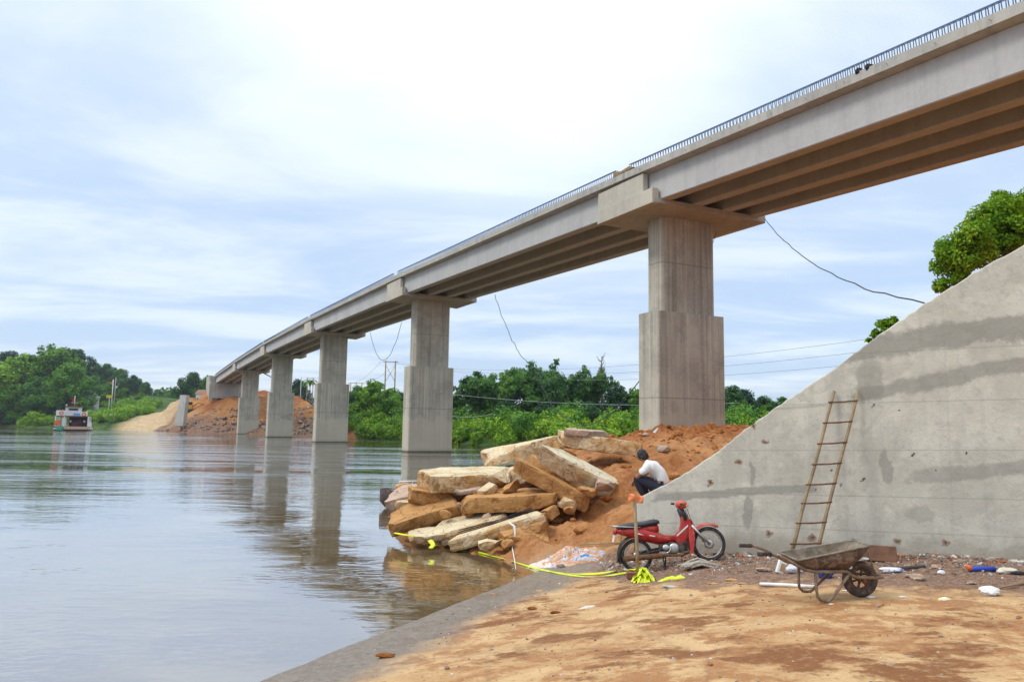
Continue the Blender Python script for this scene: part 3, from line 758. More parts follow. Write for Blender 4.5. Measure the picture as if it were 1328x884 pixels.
for i, a in enumerate([
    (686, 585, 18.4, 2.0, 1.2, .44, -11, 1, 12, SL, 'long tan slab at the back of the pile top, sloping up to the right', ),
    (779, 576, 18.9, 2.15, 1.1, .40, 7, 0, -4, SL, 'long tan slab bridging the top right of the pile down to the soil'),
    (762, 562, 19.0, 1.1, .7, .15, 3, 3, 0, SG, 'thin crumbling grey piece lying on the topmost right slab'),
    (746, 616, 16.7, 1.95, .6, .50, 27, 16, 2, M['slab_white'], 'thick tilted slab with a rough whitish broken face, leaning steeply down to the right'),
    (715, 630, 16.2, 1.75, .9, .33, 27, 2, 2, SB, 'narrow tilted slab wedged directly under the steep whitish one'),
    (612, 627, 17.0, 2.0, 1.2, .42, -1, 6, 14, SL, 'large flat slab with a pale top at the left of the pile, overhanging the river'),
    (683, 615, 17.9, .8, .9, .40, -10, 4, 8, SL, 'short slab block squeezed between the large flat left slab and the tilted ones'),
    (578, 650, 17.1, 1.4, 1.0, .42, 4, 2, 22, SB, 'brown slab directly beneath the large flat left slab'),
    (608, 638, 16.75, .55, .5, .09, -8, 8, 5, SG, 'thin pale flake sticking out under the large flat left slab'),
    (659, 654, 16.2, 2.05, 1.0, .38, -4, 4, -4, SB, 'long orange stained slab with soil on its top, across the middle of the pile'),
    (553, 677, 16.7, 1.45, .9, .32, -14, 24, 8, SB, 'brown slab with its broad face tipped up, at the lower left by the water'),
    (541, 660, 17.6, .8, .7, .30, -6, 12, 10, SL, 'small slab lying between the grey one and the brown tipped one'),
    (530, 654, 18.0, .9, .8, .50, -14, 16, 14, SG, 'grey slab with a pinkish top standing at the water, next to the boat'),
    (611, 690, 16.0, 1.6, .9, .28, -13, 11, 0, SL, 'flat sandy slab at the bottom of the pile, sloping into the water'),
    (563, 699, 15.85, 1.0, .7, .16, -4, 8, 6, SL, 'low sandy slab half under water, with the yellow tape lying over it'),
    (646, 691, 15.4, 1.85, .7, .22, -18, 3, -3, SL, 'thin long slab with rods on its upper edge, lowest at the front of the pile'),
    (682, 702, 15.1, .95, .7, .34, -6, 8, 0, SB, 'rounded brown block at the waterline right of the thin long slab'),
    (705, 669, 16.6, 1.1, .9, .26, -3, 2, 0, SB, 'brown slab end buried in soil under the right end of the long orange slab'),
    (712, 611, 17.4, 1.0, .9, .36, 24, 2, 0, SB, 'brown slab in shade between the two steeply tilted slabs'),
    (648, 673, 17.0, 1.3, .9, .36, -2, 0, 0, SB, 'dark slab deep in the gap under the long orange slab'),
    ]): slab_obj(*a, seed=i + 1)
rnd = random.Random(31)
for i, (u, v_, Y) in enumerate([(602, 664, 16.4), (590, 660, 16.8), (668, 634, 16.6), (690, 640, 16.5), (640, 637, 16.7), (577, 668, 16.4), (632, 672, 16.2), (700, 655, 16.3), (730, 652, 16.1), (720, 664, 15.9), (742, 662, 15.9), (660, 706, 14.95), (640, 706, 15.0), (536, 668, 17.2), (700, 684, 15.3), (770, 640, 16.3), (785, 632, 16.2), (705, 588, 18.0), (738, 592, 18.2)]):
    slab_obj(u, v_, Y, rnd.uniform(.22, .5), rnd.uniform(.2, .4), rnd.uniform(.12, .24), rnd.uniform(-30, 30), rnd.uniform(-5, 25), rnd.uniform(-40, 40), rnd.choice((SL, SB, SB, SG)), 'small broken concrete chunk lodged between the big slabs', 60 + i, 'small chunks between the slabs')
# rods and a rag on the thin front slab
rod = MB()
for dy in (0, .05, .1): rod.tube([at(592 + dy * 30, 693 - dy * 60, 15.3), at(640, 679 - dy * 30, 15.35), at(690, 662 - dy * 40, 15.5)], .009, 5)
tag(rod.build('steel_rods', M['cable']), 'bundle of dark steel rods lying along the thin front slab', 'rods')
rag = MB(); rag.tube([at(660, 677, 15.28), at(667, 682, 15.2), at(668, 694, 15.15), at(664, 708, 15.1), at(667, 724, 14.4), at(669, 738, 13.7)], [.012, .026, .014, .010, .008, .006], 6)
tag(rag.build('rope', M['white']), 'frayed pale rope hanging from the thin front slab into the water', 'rope')

# ------------------------------------------------------------------ earth clods and gravel
def scatter(name, mat, pts, sub=1, amp=.5, kind='stuff', label=None, cat=None):
    vs0, fs0 = ICO[sub]; A = np.array([tuple(q) for q in vs0]); Fb = np.array(fs0)
    V, F, o_ = [], [], 0
    rg = np.random.RandomState(11)
    for (px, py, pz, s) in pts:
        B = A * (1 + amp * (rg.rand(len(A), 1) - .5)) * np.array([s * rg.uniform(.7, 1.3), s * rg.uniform(.7, 1.3), s * rg.uniform(.5, .95)])
        th = rg.rand() * 6.28; cs, sn = math.cos(th), math.sin(th)
        B = np.stack([B[:, 0] * cs - B[:, 1] * sn, B[:, 0] * sn + B[:, 1] * cs, B[:, 2]], -1) + (px, py, pz)
        V.append(B); F.append(Fb + o_); o_ += len(A)
    o = fast_mesh(name, np.concatenate(V), np.concatenate(F), mat)
    return tag(o, label, cat, kind=kind)
rnd = random.Random(9)
pts = []
while len(pts) < 1500:
    x, y = rnd.uniform(-2, 13), rnd.uniform(14.6, 38)
    if y < 17 and x > 2.4 and y < wall_y(x) + .7: continue
    if rnd.random() > (1.0 if y > 28 else .55): continue
    z_, d_, m_ = near_z(np.array([x]), np.array([y]))
    if d_[0] < .25 or m_[0] < .6: continue
    pts.append((x, y, gz(x, y) + .01, rnd.choice((.03, .04, .05, .08, .12)) * (1 + max(0, y - 24) * .06)))
scatter('soil_clods', M['clod'], pts[:700], 2, .35); scatter('soil_lumps', M['soil'], pts[700:], 1, .4)
m, n, p = newmat('gravel_mix'); v = n.pos()
q = n.voro(n.mul(v, (1, 1, 0)), 9, 'F1', 'Color')
c = n.mix(n.sep(q)[0], (.13, .085, .06), (.38, .31, .25)); c = n.mix(n.rng(n.sep(q)[1], .88, .92), c, (.66, .63, .58)); c = n.mix(n.rng(n.sep(q)[2], .85, .9), c, (.34, .12, .05))
n.set(p.inputs['Base Color'], c); p.inputs['Roughness'].default_value = .9; M['gravel'] = m
pts = []
while len(pts) < 2600:
    x = rnd.uniform(1.6, 8.2); f_ = abs(rnd.gauss(0, .55)) if rnd.random() < .7 else rnd.uniform(0, 2.2)
    y = wall_y(max(x, 2.3)) - .03 - f_
    s = rnd.choice((.012, .016, .02, .028, .04)) * (1.15 if f_ < .5 else .7)
    pts.append((x, y, gz(x, y) + s * .25, s))
for _ in range(1300):
    x, y = rnd.uniform(-1.5, 6.5), rnd.uniform(5, 12.5)
    if sdist(np.array([x]), np.array([y]), NEAR_SHORE)[0] < .3: continue
    s = rnd.choice((.004, .005, .006, .007, .009, .013)) if _ % 40 else .022; pts.append((x, y, gz(x, y) + s * .3, s))
scatter('gravel', M['gravel'], pts, 1, .6)
for i, (u, v_, s, lab) in enumerate([(752, 690, .10, 'round brown clod on the lower dirt slope above the striped tarp'), (727, 735, .06, 'small dark stone holding the yellow tape by the striped tarp'), (795, 732, .045, 'small reddish stone on the ground left of the motorcycle'),
    (690, 668, .10, 'orange lump of soil in front of the slabs'), (1190, 752, .07, 'grey stone right of the wheelbarrow wheel'), (876, 620, .12, 'pale stone on the soil behind the wing wall beside the squatting person'), (860, 585, .16, 'flat grey stone on the dirt mound above the squatting person'), (838, 565, .1, 'stone beside the leaning white panel')]):
    c = ong(u, v_); mb = MB(); mb.blob((0, 0, s * .4), (s * 1.3, s, s * .7), i + 3, .4, 2, smooth=False)
    tag(mb.build('stone', M['soil'] if 'clod' in lab or 'soil' in lab.split(' in ')[0] or 'reddish' in lab else M['slab_grey'], loc=c), lab, 'stone', 'loose stones and clods')

# ================================================================== SQUATTING PERSON
def skin_bake(verts, edges, radii, root=0, sub=2):
    me = bpy.data.meshes.new('tmp'); me.from_pydata(verts, edges, []); o = bpy.data.objects.new('tmp', me); COL.objects.link(o)
    sm = o.modifiers.new('s', 'SKIN'); sm.use_smooth_shade = True
    for i, r_ in enumerate(radii):
        d_ = me.skin_vertices[0].data[i]; d_.radius = (r_, r_) if not hasattr(r_, '__len__') else r_; d_.use_root = (i == root)
    ss = o.modifiers.new('d', 'SUBSURF'); ss.levels = sub; ss.render_levels = sub
    dg = bpy.context.evaluated_depsgraph_get(); ev = o.evaluated_get(dg); m_ = ev.to_mesh()
    V = [v.co.copy() for v in m_.vertices]; F = [tuple(p.vertices) for p in m_.polygons]
    ev.to_mesh_clear(); bpy.data.objects.remove(o); return V, F
skinm = plain('skin', (.30, .15, .085), .55, 0, .12, 8); shirtm = plain('white_shirt', (.80, .80, .80), .85, 0, .04, 5, .25, 25); trom = plain('dark_trousers', (.018, .018, .035), .9, 0, .2, 5, .2, 30); hairm = plain('black_hair', (.012, .008, .01), .6, 0, .3, 30, .6, 80)
pp = [(0, 0, .30), (.03, 0, .44), (-.08, 0, .60), (-.20, 0, .71), (-.285, 0, .775), (-.33, 0, .83), (-.37, 0, .90)]
pe = [(i, i + 1) for i in range(6)]; pr = [.135, .125, .15, .12, .052, .07, .088]
for s in (-1, 1):
    k = len(pp)
    pp += [(-.05, s * .11, .27), (-.25, s * .15, .38), (-.47, s * .16, .47), (-.38, s * .145, .26), (-.27, s * .13, .07), (-.33, s * .135, .035), (-.44, s * .14, .028)]
    pr += [.105, .088, .064, .058, .040, .040, .030]
    pe += [(0, k)] + [(k + i, k + i + 1) for i in range(6)]
    k = len(pp)
    pp += [(-.21, s * .17, .68), (-.32, s * .22, .59), (-.40, s * .225, .50), (-.46, s * .17, .455), (-.51, s * .11, .40), (-.535, s * .085, .37)]
    pr += [.062, .052, .042, .037, .028, .034]
    pe += [(3, k)] + [(k + i, k + i + 1) for i in range(5)]
    h = len(pp) - 1
    for j, (dx, dy, dz, ln) in enumerate(((-.03, -.035, -.005, .9), (-.045, -.012, 0, 1.05), (-.045, .01, 0, 1.0), (-.038, .03, -.002, .8), (-.005, -.05, -.01, .8))):
        a = len(pp); pp += [(pp[h][0] + dx * ln * .7, pp[h][1] + s * dy * ln, pp[h][2] + dz - .03), (pp[h][0] + dx * ln * .9, pp[h][1] + s * dy * ln * 1.2, pp[h][2] + dz - .075)]
        pr += [.0105, .0085]; pe += [(h, a), (a, a + 1)]
V, F = skin_bake(pp, pe, pr)
hip = at(857, 631, 15.25); base = Vector((hip.x, hip.y, hip.z - .30))
person = thing('person', base, 'person in a white shirt and dark trousers squatting on the dirt with back turned', 'person', R(-22))
mb = MB(); mb.add(V, F, 0, True)
mb.blob((-.395, 0, .905), (.10, .076, .108), 3, .03, 3, rot=rotm(0, R(-28), 0))
mb.blob((-.49, 0, .875), (.022, .013, .022), 1, .1, 2)
for s in (-1, 1):
    mb.blob((-.372, s * .078, .90), (.022, .010, .032), 1, .1, 2); mb.blob((-.475, s * .03, .90), (.008, .012, .008), 1, .1, 1)
mb.blob((-.478, 0, .838), (.012, .022, .006), 1, .1, 1)
mb.build('body', skinm, person)
V, F = skin_bake([(.02, 0, .30), (.045, 0, .45), (-.08, 0, .61), (-.21, 0, .725), (-.285, 0, .785)] + [(-.21, .17, .695), (-.31, .217, .605), (-.365, .223, .535), (-.21, -.17, .695), (-.31, -.217, .605), (-.365, -.223, .535)],
    [(0, 1), (1, 2), (2, 3), (3, 4), (3, 5), (5, 6), (6, 7), (3, 8), (8, 9), (9, 10)], [(.165, .15), (.155, .145), (.18, .165), (.15, .145), .078, .09, .078, .074, .09, .078, .074])
V = [q + mn.noise_vector(q * 7) * .022 + mn.noise_vector(q * 17) * .010 for q in V]
mb = MB(); mb.add(V, F, 0, True); mb.build('shirt', shirtm, person)
V, F = skin_bake([(-.01, 0, .26)] + sum([[(-.05, s * .11, .27), (-.25, s * .15, .385), (-.475, s * .16, .475), (-.385, s * .147, .27), (-.29, s * .132, .11)] for s in (-1, 1)], []),
    [(0, 1), (1, 2), (2, 3), (3, 4), (4, 5), (0, 6), (6, 7), (7, 8), (8, 9), (9, 10)], [.15] + [.122, .102, .08, .075, .062] * 2)
mb = MB(); mb.add(V, F, 0, True); mb.build('trousers', trom, person)
mb = MB(); mb.blob((-.383, 0, .925), (.112, .088, .105), 9, .10, 3, rot=rotm(0, R(-28), 0)); mb.blob((-.325, 0, .885), (.085, .085, .10), 4, .12, 3)
mb.build('hair', hairm, person)
for s in (-1, 1):
    mb = MB(); mb.box((-.35, s * .137, .004), (.27, .095, .022)); mb.build('sandal', M['black'], person, bevel=.008)

# ================================================================== LADDER
lt0, lt1 = onwall(1082, 507, -.05), onwall(1113, 506, -.05)
lb0, lb1 = at(1027, 713, wall_y(4.55) - .62), at(1060, 713, wall_y(4.95) - .62)
lad = thing('bamboo_ladder', lb0, 'tall wooden pole ladder with thin rungs leaning on the concrete wing wall', 'ladder')
rnd = random.Random(2)
for a_, b_ in ((lb0, lt0), (lb1, lt1)):
    path = [a_.lerp(b_, t) - lb0 + Vector((rnd.uniform(-.008, .008), 0, 0)) for t in np.linspace(-.02, 1, 9)]
    mb = MB(); mb.tube(path, [.030 - .006 * t for t in np.linspace(0, 1, 9)], 8); mb.build('rail', M['bamboo'], lad)
for v_ in (705, 679, 654, 630, 604, 577, 549.5, 522):
    t = (713 - v_) / 206
    pa, pb = lb0.lerp(lt0, t) - lb0, lb1.lerp(lt1, t) - lb0; e = (pb - pa) * .16
    mb = MB(); mb.tube([pa - e + Vector((0, -.025, 0)), pa.lerp(pb, .5) + Vector((0, -.03, 0)), pb + e * .5 + Vector((0, -.025, .015))], [.013, .015, .013], 6); mb.build('rung', M['rust'], lad)

# ================================================================== MOTORCYCLE
red = plain('red_paint', (.42, .018, .016), .30, 0, .18, 4, dirt=(.40, .14, .07), dirt_amt=.35); redd = plain('faded_red_plastic', (.55, .05, .03), .45, 0, .15, 4, dirt=(.5, .25, .15), dirt_amt=.4)
seatm = plain('black_vinyl', (.025, .028, .03), .45, 0, .2, 8); engm = plain('dirty_engine', (.10, .085, .075), .6, .4, .4, 14, .4, 40, dirt=(.24, .13, .07), dirt_amt=.6); amber = plain('amber_lens', (.7, .25, .03), .2); lens = plain('clear_lens', (.7, .72, .72), .12)
rb = at(829, 732.5, 12.6); rb.z = gz(rb.x, rb.y) - .005; fb_ = Vector((rb.x + 1.2, rb.y + .02, 0)); fb_.z = gz(fb_.x, fb_.y)
moto = thing('motorcycle', rb, 'dusty red underbone motorcycle with a long black seat parked on its stand by the wall', 'motorcycle')
moto.rotation_euler = (R(-5), -math.atan2(fb_.z - rb.z + .01, 1.2), R(1.5))
def wheel(x0, Rw, hub_r, name='wheel'):
    mb = MB(); mb.torus((0, 0, 0), (0, 1, 0), Rw - .032, .032, 40, 10); w_ = mb.build(name, M['black'], moto, loc=(x0, 0, Rw))
    mb = MB(); mb.torus((0, 0, 0), (0, 1, 0), Rw - .066, .013, 40, 6, squash=1.6); mb.build('rim', M['chrome'], w_)
    mb = MB(); mb.tube([(0, -.05, 0), (0, -.045, 0), (0, .045, 0), (0, .05, 0)], [hub_r * .6, hub_r, hub_r, hub_r * .6], 20); mb.tube([(0, -.09, 0), (0, .09, 0)], .012, 8); mb.build('hub', M['chrome'], w_)
    mb = MB()
    for i in range(18):
        a = 2 * PI * i / 18; b_ = a + (.45 if i % 2 else -.45); sy = .03 if i % 4 < 2 else -.03
        mb.tube([(math.cos(b_) * hub_r * .9, sy, math.sin(b_) * hub_r * .9), (math.cos(a) * (Rw - .068), 0, math.sin(a) * (Rw - .068))], .0028, 4)
    mb.build('spokes', M['chrome'], w_)
wheel(0, .265, .055); wheel(1.2, .275, .07)
def shell(pts, wid, name, mat, bev=.018, taper=None, parent=None):
    """a body panel: side outline in x,z given half-thickness, rounded by a bevel"""
    mb = MB(); mb.prism([(x, -wid, z) for x, z in pts], (0, 2 * wid, 0)); return mb.build(name, mat, parent or moto, bevel=bev)
mb = MB()     # rear body and underbone as lofted rings along the bike: x, z centre, half width, half height
def ringx(x, z, hw, hh, lean=0, k=14):
    return [(x + lean * math.sin(a) * hh, math.cos(a) * hw, z + math.sin(a) * hh) for a in np.linspace(0, 2 * PI, k, False)]
mb.loft([ringx(-.27, .685, .03, .025), ringx(-.2, .675, .095, .06), ringx(0, .635, .125, .10), ringx(.2, .57, .13, .125), ringx(.36, .50, .11, .115), ringx(.5, .455, .08, .065), ringx(.66, .435, .07, .055)])
mb.build('body_panel', red, moto)
mb = MB(); mb.loft([ringx(.10, .66, .10, .06), ringx(.3, .65, .105, .075), ringx(.42, .64, .085, .06)]); mb.build('seat_base', red, moto)
mb = MB(); mb.loft([ringx(-.25, .735, .06, .018), ringx(-.2, .735, .11, .045), ringx(0, .74, .125, .052), ringx(.2, .732, .13, .05), ringx(.38, .742, .115, .052), ringx(.45, .735, .07, .03)]); mb.build('seat', seatm, moto)
# leg shield and steering column
shell([(.82, .80), (.90, .785), (1.00, .66), (.965, .56), (.87, .42), (.80, .26), (.73, .25), (.66, .36), (.60, .44), (.66, .49), (.76, .56), (.80, .66)], .055, 'leg_shield', red, .03)
for s in (-1, 1):
    mb = MB(); mb.prism([(.92, s * .05, .66), (.975, s * .05, .60), (.93, s * .19, .40), (.87, s * .20, .19), (.835, s * .17, .20), (.86, s * .13, .42)], (.015, 0, .0)); mb.build('leg_shield_wing', red, moto, bevel=.006)
mb = MB(); mb.tube([(.885, 0, .70), (.86, 0, .80), (.83, 0, .90)], [.065, .06, .055], 12); mb.build('steering_column', seatm, moto)
# handlebar cover with headlight
mb = MB(); mb.blob((.865, 0, .95), (.095, .14, .072), 2, .08, 3); hb = mb.build('handlebar_cover', redd, moto)
mb = MB(); mb.tube([(.80, -.36, .975), (.81, -.26, .975), (.84, -.1, .95), (.84, .1, .95), (.81, .26, .975), (.80, .36, .975)], .012, 8); mb.build('handlebar', M['chrome'], moto)
for s in (-1, 1):
    mb = MB(); mb.tube([(.795, s * .37, .975), (.805, s * .25, .975)], .02, 10); mb.build('grip', M['black'], moto)
    mb = MB(); mb.tube([(.84, s * .34, .965), (.88, s * .24, .955), (.86, s * .17, .955)], .007, 6); mb.build('brake_lever', M['black'], moto)
    mb = MB(); mb.blob((.925, s * .1, .93), (.03, .028, .022), 1, 0, 2); mb.build('indicator', amber, moto)
mb = MB(); mb.blob((.925, 0, .945), (.035, .06, .045), 1, 0, 2); mb.build('headlight', lens, moto)
# fork, fenders
for s in (-1, 1):
    mb = MB(); mb.tube([(.96, s * .075, .61), (1.06, s * .075, .46), (1.2, s * .075, .275)], [.022, .02, .024], 10); mb.build('fork', M['chrome'], moto)
def fender(cx, cz, rad, a0, a1, hw, name, mat):
    rings = []
    for a in np.linspace(a0, a1, 14):
        e = Vector((math.cos(a), 0, math.sin(a))); r_ = []
        for t in np.linspace(-1, 1, 7): r_.append(Vector((cx, 0, cz)) + e * (rad - abs(t) ** 2.5 * .035) + Vector((0, t * hw, 0)))
        for t in np.linspace(1, -1, 7): r_.append(Vector((cx, 0, cz)) + e * (rad - .006 - abs(t) ** 2.5 * .035) + Vector((0, t * (hw - .005), 0)))
        rings.append(r_)
    mb = MB(); mb.loft(rings); mb.build(name, mat, moto)
fender(1.2, .285, .325, R(52), R(172), .06, 'front_fender', redd)
fender(0, .275, .315, R(70), R(200), .062, 'rear_fender', seatm)
mb = MB(); mb.blob((-.285, 0, .67), (.04, .065, .04), 1, 0, 2); mb.build('tail_light', plain('red_lens', (.35, .01, .01), .2), moto)
mb = MB(); mb.box((-.325, 0, .575), (.008, .15, .1), rotm(0, R(20), 0)); mb.box((-.29, 0, .62), (.08, .04, .02)); mb.build('number_plate', M['white'], moto)
mb = MB()
for s in (-1, 1): mb.tube([(.12, s * .125, .70), (-.1, s * .13, .735), (-.30, s * .12, .775), (-.34, s * .06, .785)], .009, 6)
mb.tube([(-.34, -.06, .785), (-.34, .06, .785)], .009, 6); mb.tube([(-.15, -.12, .74), (-.15, .12, .74)], .008, 6); mb.build('grab_rail', M['chrome'], moto)
# engine, exhaust, stand, swing arm, shock absorbers
mb = MB(); mb.tube([(.58, -.12, .30), (.58, .12, .30)], [.10, .10], 18); mb.tube([(.70, -.10, .29), (.70, .10, .29)], [.075, .075], 16); mb.box((.80, 0, .30), (.16, .14, .12)); 
for i in range(6): mb.box((.755 + i * .024, 0, .30), (.008, .19, .155))
mb.box((.5, 0, .33), (.22, .13, .12)); mb.build('engine', engm, moto, bevel=.008)
mb = MB(); mb.tube([(.84, -.06, .27), (.83, -.10, .20), (.72, -.13, .18), (.45, -.135, .21), (.40, -.135, .215)], [.02, .02, .02, .022, .022], 8); mb.tube([(.42, -.135, .213), (.36, -.137, .218), (-.22, -.145, .255), (-.24, -.145, .257)], [.02, .042, .046, .025], 12); mb.build('exhaust', M['rust'], moto)
mb = MB(); mb.tube([(.42, .0, .2), (.40, -.14, .0)], .011, 6); mb.tube([(.47, .0, .2), (.46, .14, .0)], .011, 6); mb.box((.40, -.14, .006), (.05, .05, .012)); mb.build('stand', M['black'], moto)
for s in (-1, 1):
    mb = MB(); mb.tube([(.42, s * .09, .31), (0, s * .085, .27)], .016, 6); mb.build('swing_arm', M['black'], moto)
    mb = MB(); mb.tube([(0, s * .1, .29), (.04, s * .105, .58)], .012, 8)
    for i in range(9): mb.torus((.008 + i * .0036, s * .102, .36 + i * .022), (.13, 0, 1), .024, .005, 14, 5)
    mb.build('shock_absorber', M['chrome'], moto)
mb = MB(); mb.loft([[(x, .10 + dy, z) for x, z in ((-.05, .22), (.40, .24), (.42, .33), (-.05, .31))] for dy in (0, .03)], smooth=False); mb.build('chain_case', engm, moto, bevel=.012)
mb = MB(); mb.tube([(.5, -.2, .20), (.5, .2, .20)], .014, 8); mb.tube([(.68, -.12, .22), (.80, -.15, .21)], .008, 6); mb.build('foot_peg', M['black'], moto)

# ================================================================== WHEELBARROW
wb0 = ong(1116, 774)
wb = thing('wheelbarrow', wb0, 'rusty builder wheelbarrow with a cement crusted tray, standing in front of the ladder', 'wheelbarrow', R(2))
traym = plain('rusty_tray', (.12, .07, .04), .85, .15, .35, 7, .5, 40, dirt=(.30, .22, .16), dirt_amt=.7); crust = plain('cement_crust', (.22, .18, .135), .95, 0, .35, 10, .8, 60, dirt=(.20, .12, .07), dirt_amt=.6); tubem = plain('dirty_tube', (.22, .145, .095), .75, .2, .35, 9, .3, 50, dirt=(.34, .26, .18), dirt_amt=.5)
T_ = [(-.82, .445), (.03, .60)]; B_ = [(-.67, .33), (-.22, .335)]
def tray_ring(dx, dz, g):
    return [(T_[0][0] + g, -.27 + g, T_[0][1]), (T_[1][0] - g, -.20 + g, T_[1][1]), (T_[1][0] - g, .20 - g, T_[1][1]), (T_[0][0] + g, .27 - g, T_[0][1])]
def base_ring(up, g): return [(B_[0][0] + g, -.20 + g, B_[0][1] + up), (B_[1][0] - g, -.17 + g, B_[1][1] + up), (B_[1][0] - g, .17 - g, B_[1][1] + up), (B_[0][0] + g, .20 - g, B_[0][1] + up)]
def sub_ring(r0, k=6):
    out = []
    for i in range(4):
        a, b_ = Vector(r0[i]), Vector(r0[(i + 1) % 4]); out += [a.lerp(b_, t / k) for t in range(k)]
    return out
ro, rb2 = [Vector(q) for q in sub_ring(tray_ring(0, 0, 0))], [Vector(q) for q in sub_ring(base_ring(0, 0))]
mid = [a.lerp(b_, .5) + (a.lerp(b_, .5) - Vector((-.42, 0, .4))).normalized() * .035 for a, b_ in zip(ro, rb2)]
ri, bi = [Vector(q) for q in sub_ring(tray_ring(0, 0, .012))], [Vector(q) for q in sub_ring(base_ring(.012, .012))]
midi = [a.lerp(b_, .5) + (a.lerp(b_, .5) - Vector((-.42, 0, .4))).normalized() * .022 for a, b_ in zip(ri, bi)]
mb = MB(); mb.loft([rb2, mid, ro, ri], cap=False); k = len(rb2); mb.add(rb2, [tuple(reversed(range(k)))])
tray = mb.build('tray', traym, wb)
mb = MB(); mb.loft([ri, midi, bi], cap=False); mb.add(bi, [tuple(range(k))]); mb.v = [tuple(Vector(q) + mn.noise_vector(Vector(q) * 9) * .008) for q in mb.v]; mb.build('cement_lining', crust, tray)
mb = MB(); mb.tube(ro + [ro[0]], .011, 8); mb.build('rim', crust, tray)
for s in (-1, 1):
    mb = MB(); mb.tube([(-1.27, s * .30, .515), (-1.12, s * .30, .515), (-.98, s * .29, .47), (-.75, s * .25, .345), (-.60, s * .22, .315), (-.24, s * .19, .315), (-.17, s * .16, .27), (-.10, s * .13, .245), (.05, s * .12, .24), (.20, s * .11, .24), (.225, s * .08, .24), (.235, 0, .24)], .0175, 10)
    fr = mb.build('frame_tube', tubem, wb)
    mb = MB(); mb.tube([(-1.28, s * .30, .515), (-1.13, s * .30, .515)], .023, 10); mb.build('grip', M['black'], fr)
    mb = MB(); mb.tube([(-.61, s * .225, .31), (-.61, s * .24, .12), (-.60, s * .245, .05), (-.56, s * .245, .012), (-.50, s * .245, .006), (-.46, s * .24, .02), (-.40, s * .235, .08), (-.2, s * .18, .30)], .0165, 10); mb.build('leg', tubem, wb)
    mb = MB(); mb.tube([(0.0, s * .2, .555), (.03, s * .17, .50), (.12, s * .125, .25)], .011, 8); mb.build('brace', tubem, wb)
mb = MB(); mb.torus((0, 0, 0), (0, 1, 0), .155, .048, 36, 12); whl = mb.build('wheel', plain('dusty_tyre', (.07, .05, .042), .85, 0, .35, 8, .4, 50, dirt=(.24, .15, .09), dirt_amt=.7), wb, loc=(0, 0, .203))
mb = MB(); mb.torus((0, 0, 0), (0, 1, 0), .108, .014, 30, 8, squash=2); mb.tube([(0, -.05, 0), (0, .05, 0)], .032, 14); mb.tube([(0, -.13, 0), (0, .13, 0)], .01, 8)
for i in range(6):
    a = 2 * PI * i / 6 + .3; mb.tube([(math.cos(a) * .03, 0, math.sin(a) * .03), (math.cos(a) * .105, 0, math.sin(a) * .105)], [.016, .012], 6)
mb.build('rim', M['rust'], whl)
for s in (-1, 1):
    mb = MB(); mb.prism([(-.03, s * .125, .25), (.03, s * .125, .25), (.015, s * .125, .18), (-.015, s * .125, .18)], (0, s * .008, 0)); mb.build('axle_plate', M['rust'], wb)

# ================================================================== SMALL THINGS ON THE GROUND
def sheetmat(name, cols, scale=7):
    m, n, p = newmat(name); v = n.obj(); q = n.noise(n.mul(v, (1, 2.2, 2.2)), scale, 3, .5, .8)
    c = cols[0]
    for th, cc in cols[1:]: c = n.mix(n.rng(q, th, th + .03), c, cc)
    n.set(p.inputs['Base Color'], c); p.inputs['Roughness'].default_value = .5; return m
def heap(name, c, rx, ry, h, mat, label, cat, seed, rz=0, k=34, crumple=.5, parent=None):
    V, F = [], []
    off = Vector((seed * 4.1, seed * 1.7, 0))
    for i in range(k + 1):
        for j in range(k + 1):
            a, b_ = i / k * 2 - 1, j / k * 2 - 1
            x, y = a * math.sqrt(1 - b_ * b_ / 2), b_ * math.sqrt(1 - a * a / 2); rr_ = math.hypot(x, y)
            q = Vector((x * rx, y * ry, 0)); s_ = 2.2 / min(rx, ry)
            rad = 1 + .28 * mn.noise(Vector((math.atan2(y, x) * 1.3, seed, 0)) * 1.0 + off)
            rid = 1 - abs(mn.noise(q * s_ * .8 + off)) * 2.2; rid2 = 1 - abs(mn.noise(q * s_ * 2.1 + off * 2)) * 2.6
            z = h * max(0, (1 - rr_ ** 2.2)) * (.45 + .55 * (mn.noise(q * s_ * .4 + off) + .5)) + h * crumple * (rid * .5 + rid2 * .3) * (1 - rr_ ** 6) * (1 - rr_ ** 2)
            q2 = Vector((q.x * rad, q.y * rad, 0)); q2 = rotm(0, 0, rz) @ q2
            gx_, gy_ = c[0] + q2.x, c[1] + q2.y
            zt = max(gz(gx_, gy_), .005) + .006 + max(z, .0 if rr_ < .97 else 0)
            if rr_ > .97: zt -= .02
            V.append((q2.x, q2.y, zt - c[2]))
    for i in range(k):
        for j in range(k): F.append((i * (k + 1) + j, (i + 1) * (k + 1) + j, (i + 1) * (k + 1) + j + 1, i * (k + 1) + j + 1))
    mb = MB(); mb.add(V, F, 0, True)
    o = mb.build(name, mat, loc=c); return tag(o, label, cat) if parent is None else o
g = ong(742, 726); g.z = max(g.z, 0)
heap('tarp', g, .62, .26, .16, sheetmat('striped_tarp', [(.62, .40, .26), (.40, (.60, .24, .10)), (.47, (.72, .58, .46)), (.53, (.06, .24, .58)), (.565, (.72, .64, .56)), (.62, (.58, .24, .10))], 3.2), 'crumpled orange, white and blue striped tarp lying at the edge of the water', 'tarp', 3, R(6), 56, .7)
g = ong(707, 733); g.z = max(g.z, 0)
heap('tarp', g, .30, .17, .07, sheetmat('pale_tarp', [(.72, .58, .48), (.5, (.80, .70, .62)), (.6, (.68, .40, .26))]), 'pale flat end of tarp at the water, left of the striped heap', 'tarp', 8, 0, 34, .7)
